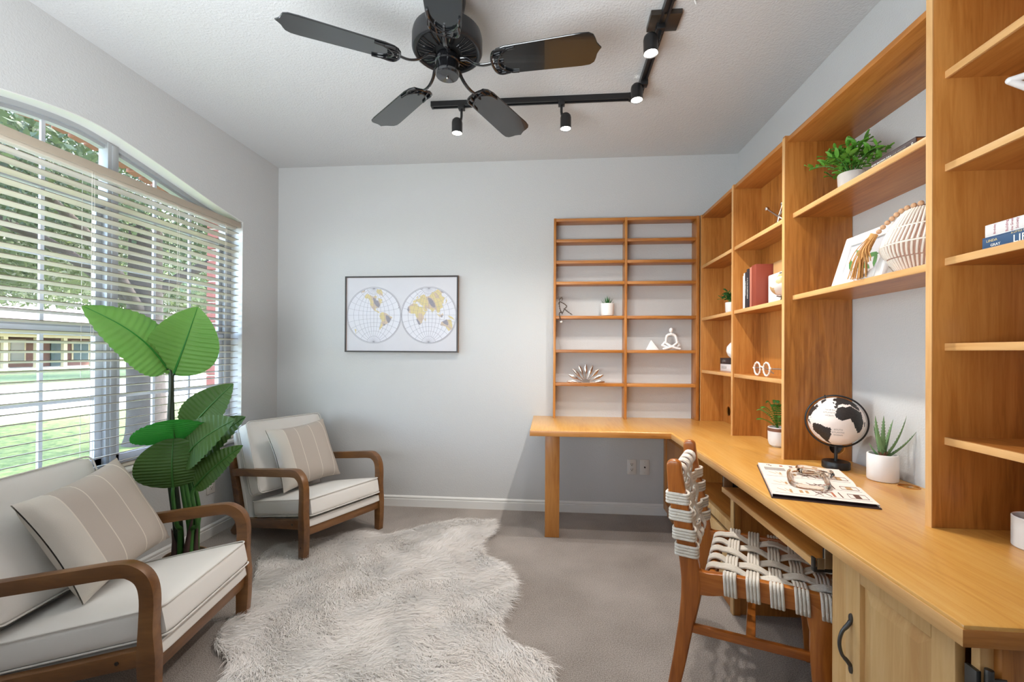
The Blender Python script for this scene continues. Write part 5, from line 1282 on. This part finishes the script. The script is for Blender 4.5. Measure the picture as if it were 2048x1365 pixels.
def sunglasses():
    t = empty('eyeglasses', (1.12, 2.40, z5)); tag(t, 'round white beaded eyeglasses on the lower corner shelf', 'glasses'); x = 1.110; r = .034
    f = MB()
    for y in (2.455, 2.352):
        ring = [(x, y+r*math.cos(2*PI*i/40), z5+r+.006+r*math.sin(2*PI*i/40)) for i in range(40)]
        f.tube(ring, .0042, 8, closed=True)
        for q in ring[::3]: f.sphere(q, .0058, 8, 6)
        part('lens', MB().tube([(x, y, z5+r+.006), (x+.001, y, z5+r+.006)], r-.002, 28), 'pane_glass', t)
    f.tube(bez([(x, 2.421, z5+.046), (x-.004, 2.404, z5+.053), (x, 2.386, z5+.046)], 5), .004, 8)
    for y in (2.493, 2.314): f.sphere((x, y, z5+.044), .007, 8, 6)
    part('frame', f, 'eyeglass_white', t, sharp=60)
    for y in (2.495, 2.312): part('temple', MB().tube(bez([(x, y, z5+.044), (x+.06, y, z5+.04), (x+.105, y, z5+.012)], 5), .003, 8), 'ink_grey', t)
sunglasses()
hd = empty('wooden_ornament', (1.15, 2.20, z5)); tag(hd, 'dark wooden knobbed ornament peeking out beside the round eyeglasses', 'ornament'); part('body', MB().sphere((1.15, 2.215, z5+.055), .026, 16, 12).lathe([(.02, 0), (.014, .01), (.008, .03)], 16, (1.15, 2.215, z5)).lathe([(.010, .075), (.016, .10), (.012, .14), (.0, .15)], 16, (1.15, 2.205, z5)), 'sheath', hd)
def photo_frame():
    t = empty('photo_frame', (1.14, 1.72, 1.5085)); tag(t, 'white picture frame with a leaf print leaning on the lower bridging shelf', 'picture frame')
    y0, y1, h, w = 1.59, 1.862, .205, .040; M = Matrix.Translation((1.128, 0, 1.5085)) @ Matrix.Rotation(R(17), 4, 'Y')
    f = MB().box(0, y0, 0, .016, y0+w, h).box(0, y1-w, 0, .016, y1, h).box(0, y0+w, 0, .016, y1-w, w).box(0, y0+w, h-w, .016, y1-w, h)
    part('frame', xform(f, M), 'white_ceramic', t, bev=.004); part('mat', xform(MB().box(.008, y0+w, w, .014, y1-w, h-w), M), 'canvas', t)
    pr = MB(); 
    for ay, az, an in ((1.70, .06, .5), (1.74, .07, -.3), (1.68, .10, .1), (1.76, .12, .7), (1.72, .11, -.6), (1.79, .08, 1.1), (1.66, .075, 1.4)):
        c_, s_ = math.cos(an), math.sin(an); q = [(-.03, 0), (-.01, .009), (.012, .009), (.034, 0), (.012, -.009), (-.01, -.009)]
        pr.add([(.0074, ay+a*c_-b*s_, az+a*s_+b*c_) for a, b in q], [(0, 1, 2, 3, 4, 5)])
    part('leaf_print', xform(pr, M), 'leaf_fern', t, fix=False); part('glazing', xform(MB().box(.0055, y0+w, w, .0062, y1-w, h-w), M), 'pane_glass', t)
photo_frame()
def woven_vase():
    c = (1.242, 1.537, 1.5085); t = empty('ribbed_vase', c); tag(t, 'round ribbed cream and brown vase with a tassel on the lower bridging shelf', 'vase')
    prof = [(.078, 0), (.100, .035), (.120, .070), (.127, .092), (.120, .112), (.104, .150), (.082, .190), (.064, .212), (.058, .216), (.052, .210)]
    part('body', MB().lathe([(0, 0)]+prof+[(.050, .18), (0, .17)], 64, c, cap=False), 'vase_rib', t, sharp=60)
    def rad(z):
        for (r0, z0), (r1, z1) in zip(prof, prof[1:]):
            if z0 <= z <= z1: return lerp(r0, r1, (z-z0)/(z1-z0))
        return .06
    bands = [(.004, .048), (.052, .090), (.096, .146), (.150, .208)]
    rb = MB()
    for bi, (za, zb_) in enumerate(bands):
        for i in range(56):
            a = 2*PI*(i+.5*(bi % 2))/56
            pts = []
            for k in range(4):
                z = lerp(za, zb_, k/3); rr_ = rad(z)+.0008; aa = a+.06*(k/3)
                pts.append((c[0]+rr_*math.cos(aa), c[1]+rr_*math.sin(aa), c[2]+z))
            rb.tube(pts, .0040, 5)
    part('ribs', rb, 'ivory', t, stuff=True, sharp=80)
    part('bands', MB().tube([(c[0]+rad(.093)*math.cos(2*PI*i/64), c[1]+rad(.093)*math.sin(2*PI*i/64), c[2]+.093) for i in range(64)], .003, 6, closed=True).tube([(c[0]+rad(.148)*math.cos(2*PI*i/64), c[1]+rad(.148)*math.sin(2*PI*i/64), c[2]+.148) for i in range(64)], .003, 6, closed=True), 'ivory', t)
    tt = empty('bead_tassel', (1.14, 1.63, 1.5085)); tag(tt, 'tan jute tassel with wooden beads hanging down the ribbed vase', 'tassel')
    path = bez([(1.185, 1.500, 1.727), (1.168, 1.545, 1.722), (1.152, 1.575, 1.700), (1.138, 1.605, 1.672), (1.122, 1.628, 1.640)], 5)
    for i, p in enumerate(path[::2]): part('bead', MB().sphere(p, .0085, 10, 8), 'leather_bead', tt)
    rg = random.Random(2); st = MB()
    for i in range(90):
        a, b = rg.gauss(0, 1), rg.gauss(0, 1); s = rg.random()
        p0 = Vector((1.126+a*.004, 1.622+b*.005, 1.652)); 
        if i < 55: e = Vector((1.118+a*.010, 1.690+b*.022, 1.512+rg.random()*.01)); m = Vector((1.108+a*.007, 1.655+b*.012, 1.585))
        else: e = Vector((1.098+a*.008, 1.630+b*.018, 1.560+rg.random()*.02)); m = Vector((1.104+a*.006, 1.632+b*.010, 1.61))
        st.tube(bez([p0, m, e], 5), .0014, 4, cap=False)
    part('strands', st, 'tassel', tt, stuff=True)
    part('binding', MB().tube([(1.126, 1.618, 1.660), (1.120, 1.626, 1.640)], .012, 12), 'tassel', tt)
mat('vase_rib', S(172, 134, 116), .8, bump=.4, bscale=200, vary=.12, vscale=40); mat('leather_bead', S(204, 160, 122), .6)
woven_vase()
def star_bowl():
    c = Vector((1.235, 1.125, 1.7805)); t = empty('star_sculpture', c); tag(t, 'white open star sculpture on the near bookcase at the right edge', 'sculpture'); mb = MB(); ctr = c+Vector((0, 0, .112)); ax = Matrix.Rotation(R(-30), 4, 'Z') @ Matrix.Rotation(R(28), 4, 'X')
    pts = []
    for i in range(10):
        a = PI/2+i*PI/5+R(72)+.05; r = .118 if i % 2 == 0 else .052; pts.append(ctr+ax @ Vector((r*math.cos(a), 0, r*math.sin(a))))
    hub = ctr+ax @ Vector((0, -.028, 0)); hub2 = ctr+ax @ Vector((0, .028, 0))
    for i in range(10): mb.tube([pts[i], pts[(i+1) % 10]], .0085, 10); mb.sphere(pts[i], .0085, 10, 8)
    for i in range(1, 10, 2): mb.tube([pts[i], hub], .009, 10); mb.tube([pts[i], hub2], .007, 8)
    mb.sphere(hub, .014, 12, 8); part('star', mb, 'white_ceramic', t, sharp=80)
    b = min(pts, key=lambda p: p.z); part('foot', MB().lathe([(.0, 0), (.030, 0), (.026, .008), (.012, .03), (.012, b.z-c.z+.005), (0, b.z-c.z+.006)], 20, (b.x, b.y, c.z), cap=False), 'white_ceramic', t)
star_bowl()
pl = empty('white_planter', (1.236, 1.205, ZT)); tag(pl, 'empty white cylindrical planter on the desk at the right edge', 'planter'); part('body', MB().lathe([(0, 0), (.047, 0), (.050, .003), (.050, .078), (.0485, .080), (.046, .078), (.046, .008), (0, .008)], 40, (1.236, 1.205, ZT), cap=False), 'white_ceramic', pl, sharp=30)
# open design book with a glass chain link on it
def open_book():
    A, B, C, D = [Vector(p) for p in ((.902, 1.986, ZT), (.753, 1.551, ZT), (1.042, 1.470, ZT), (1.185, 1.900, ZT))]
    t = empty('open_book', (A+B+C+D)/4); tag(t, 'open furniture book with line drawings lying on the desk', 'book')
    def at(u, v, z): p = A.lerp(B, v).lerp(D.lerp(C, v), u); return Vector((p.x, p.y, ZT+z))
    part('cover', MB().add([at(-.012, -.01, .0005), at(1.012, -.01, .0005), at(1.012, 1.01, .0005), at(-.012, 1.01, .0005), at(-.012, -.01, .004), at(1.012, -.01, .004), at(1.012, 1.01, .004), at(-.012, 1.01, .004)], [(0, 1, 2, 3), (4, 7, 6, 5), (0, 4, 5, 1), (1, 5, 6, 2), (2, 6, 7, 3), (3, 7, 4, 0)]), 'book_brown', t)
    def H(v): return .0045+.011*min(1, abs(v-.5)/.09)**.5*(1-.25*abs(v-.5))
    for v0, v1 in ((.0, .498), (.502, 1.0)):
        rows = [[at(0, lerp(v0, v1, i/16), .004) for i in range(17)], [at(0, lerp(v0, v1, i/16), H(lerp(v0, v1, i/16))) for i in range(17)], [at(1, lerp(v0, v1, i/16), H(lerp(v0, v1, i/16))) for i in range(17)], [at(1, lerp(v0, v1, i/16), .004) for i in range(17)]]
        p = part('page_block', MB().grid(rows), 'paper', t, sharp=40)
    def rect(u0, v0, u1, v1, mb, lw=None):
        if lw is None: mb.add([at(u, v, H(v)+.0004) for u, v in ((u0, v0), (u1, v0), (u1, v1), (u0, v1))], [(0, 1, 2, 3)])
        else:
            for a in ((u0, v0, u1, v0), (u1, v0, u1, v1), (u1, v1, u0, v1), (u0, v1, u0, v0)): line(a[0], a[1], a[2], a[3], mb, lw)
    def line(u0, v0, u1, v1, mb, lw=.0012): 
        n = 6; mb.tube([at(lerp(u0, u1, i/n), lerp(v0, v1, i/n), H(lerp(v0, v1, i/n))+.0003) for i in range(n+1)], lw, 4)
    dk, tn, ru, gr = MB(), MB(), MB(), MB()
    for v0, v1 in ((.30, .42), (.60, .70), (.80, .92)):
        line(.04, v1+.025, .96, v1+.025, gr, .0005)
        line(.44, v0, .52, v1, dk); line(.52, v0, .60, v1, dk); line(.46, (v0+v1)/2, .62, v0+.02, dk); line(.44, v1, .60, v0, dk, .0009)
        rect(.62, v0, .645, v1, ru); line(.70, v0, .705, v1, dk, .002); rect(.78, v0+.01, .95, v1-.01, dk, .0009); rect(.83, v0+.012, .89, v1-.012, tn if v0 < .7 else dk)
        rect(.30, v0+.03, .335, v1-.02, tn); rect(.36, v0+.03, .39, v1-.02, tn); line(.08, v0+.03, .16, v1-.03, tn, .0008); line(.16, v0+.02, .20, v1-.02, tn, .0008); rect(.20, v0+.03, .225, v1, tn)
    for i in range(10): line(.05, .16+i*.011, .30, .16+i*.011, gr, .0004)
    line(.10, .05, .16, .09, dk, .001); line(.13, .04, .15, .10, dk, .001); rect(.26, .05, .30, .09, ru); rect(.38, .05, .42, .09, dk); line(.42, .12, .52, .22, ru, .0012); line(.45, .22, .54, .12, ru, .0012); rect(.50, .05, .54, .10, ru); rect(.64, .10, .70, .16, tn)
    for m, k in ((dk, 'ink_brown'), (tn, 'ink_tan'), (ru, 'ink_rust'), (gr, 'ink_grey')): part('printed_drawings', m, k, t, fix=False)
    g = empty('glass_link', at(.5, .5, .016)); tag(g, 'pale amber glass chain links lying on the open book', 'ornament')
    def link_mb(c, dx, dy, L, W, r, z, tilt=0):
        pts = []; d = Vector(dx).normalized(); e = Vector(dy).normalized()
        for i in range(48):
            a = 2*PI*i/48; x = math.copysign(abs(math.cos(a))**.55, math.cos(a))*L; y = math.copysign(abs(math.sin(a))**.55, math.sin(a))*W; pts.append(Vector(c)+d*x+e*y+Vector((0, 0, z+tilt*x)))
        return MB().tube(pts, r, 12, closed=True)
    ce = at(.47, .56, .016)
    part('link', link_mb(ce, (.42, .9, 0), (.9, -.42, 0), .105, .058, .0095, .0105, .05), 'amber_glass', g, sharp=80)
    ce2 = at(.62, .30, .016); part('link', link_mb(ce2, (.85, -.40, 0), (.40, .85, 0), .055, .040, .0095, .014, -.05), 'amber_glass', g, sharp=80)
open_book()
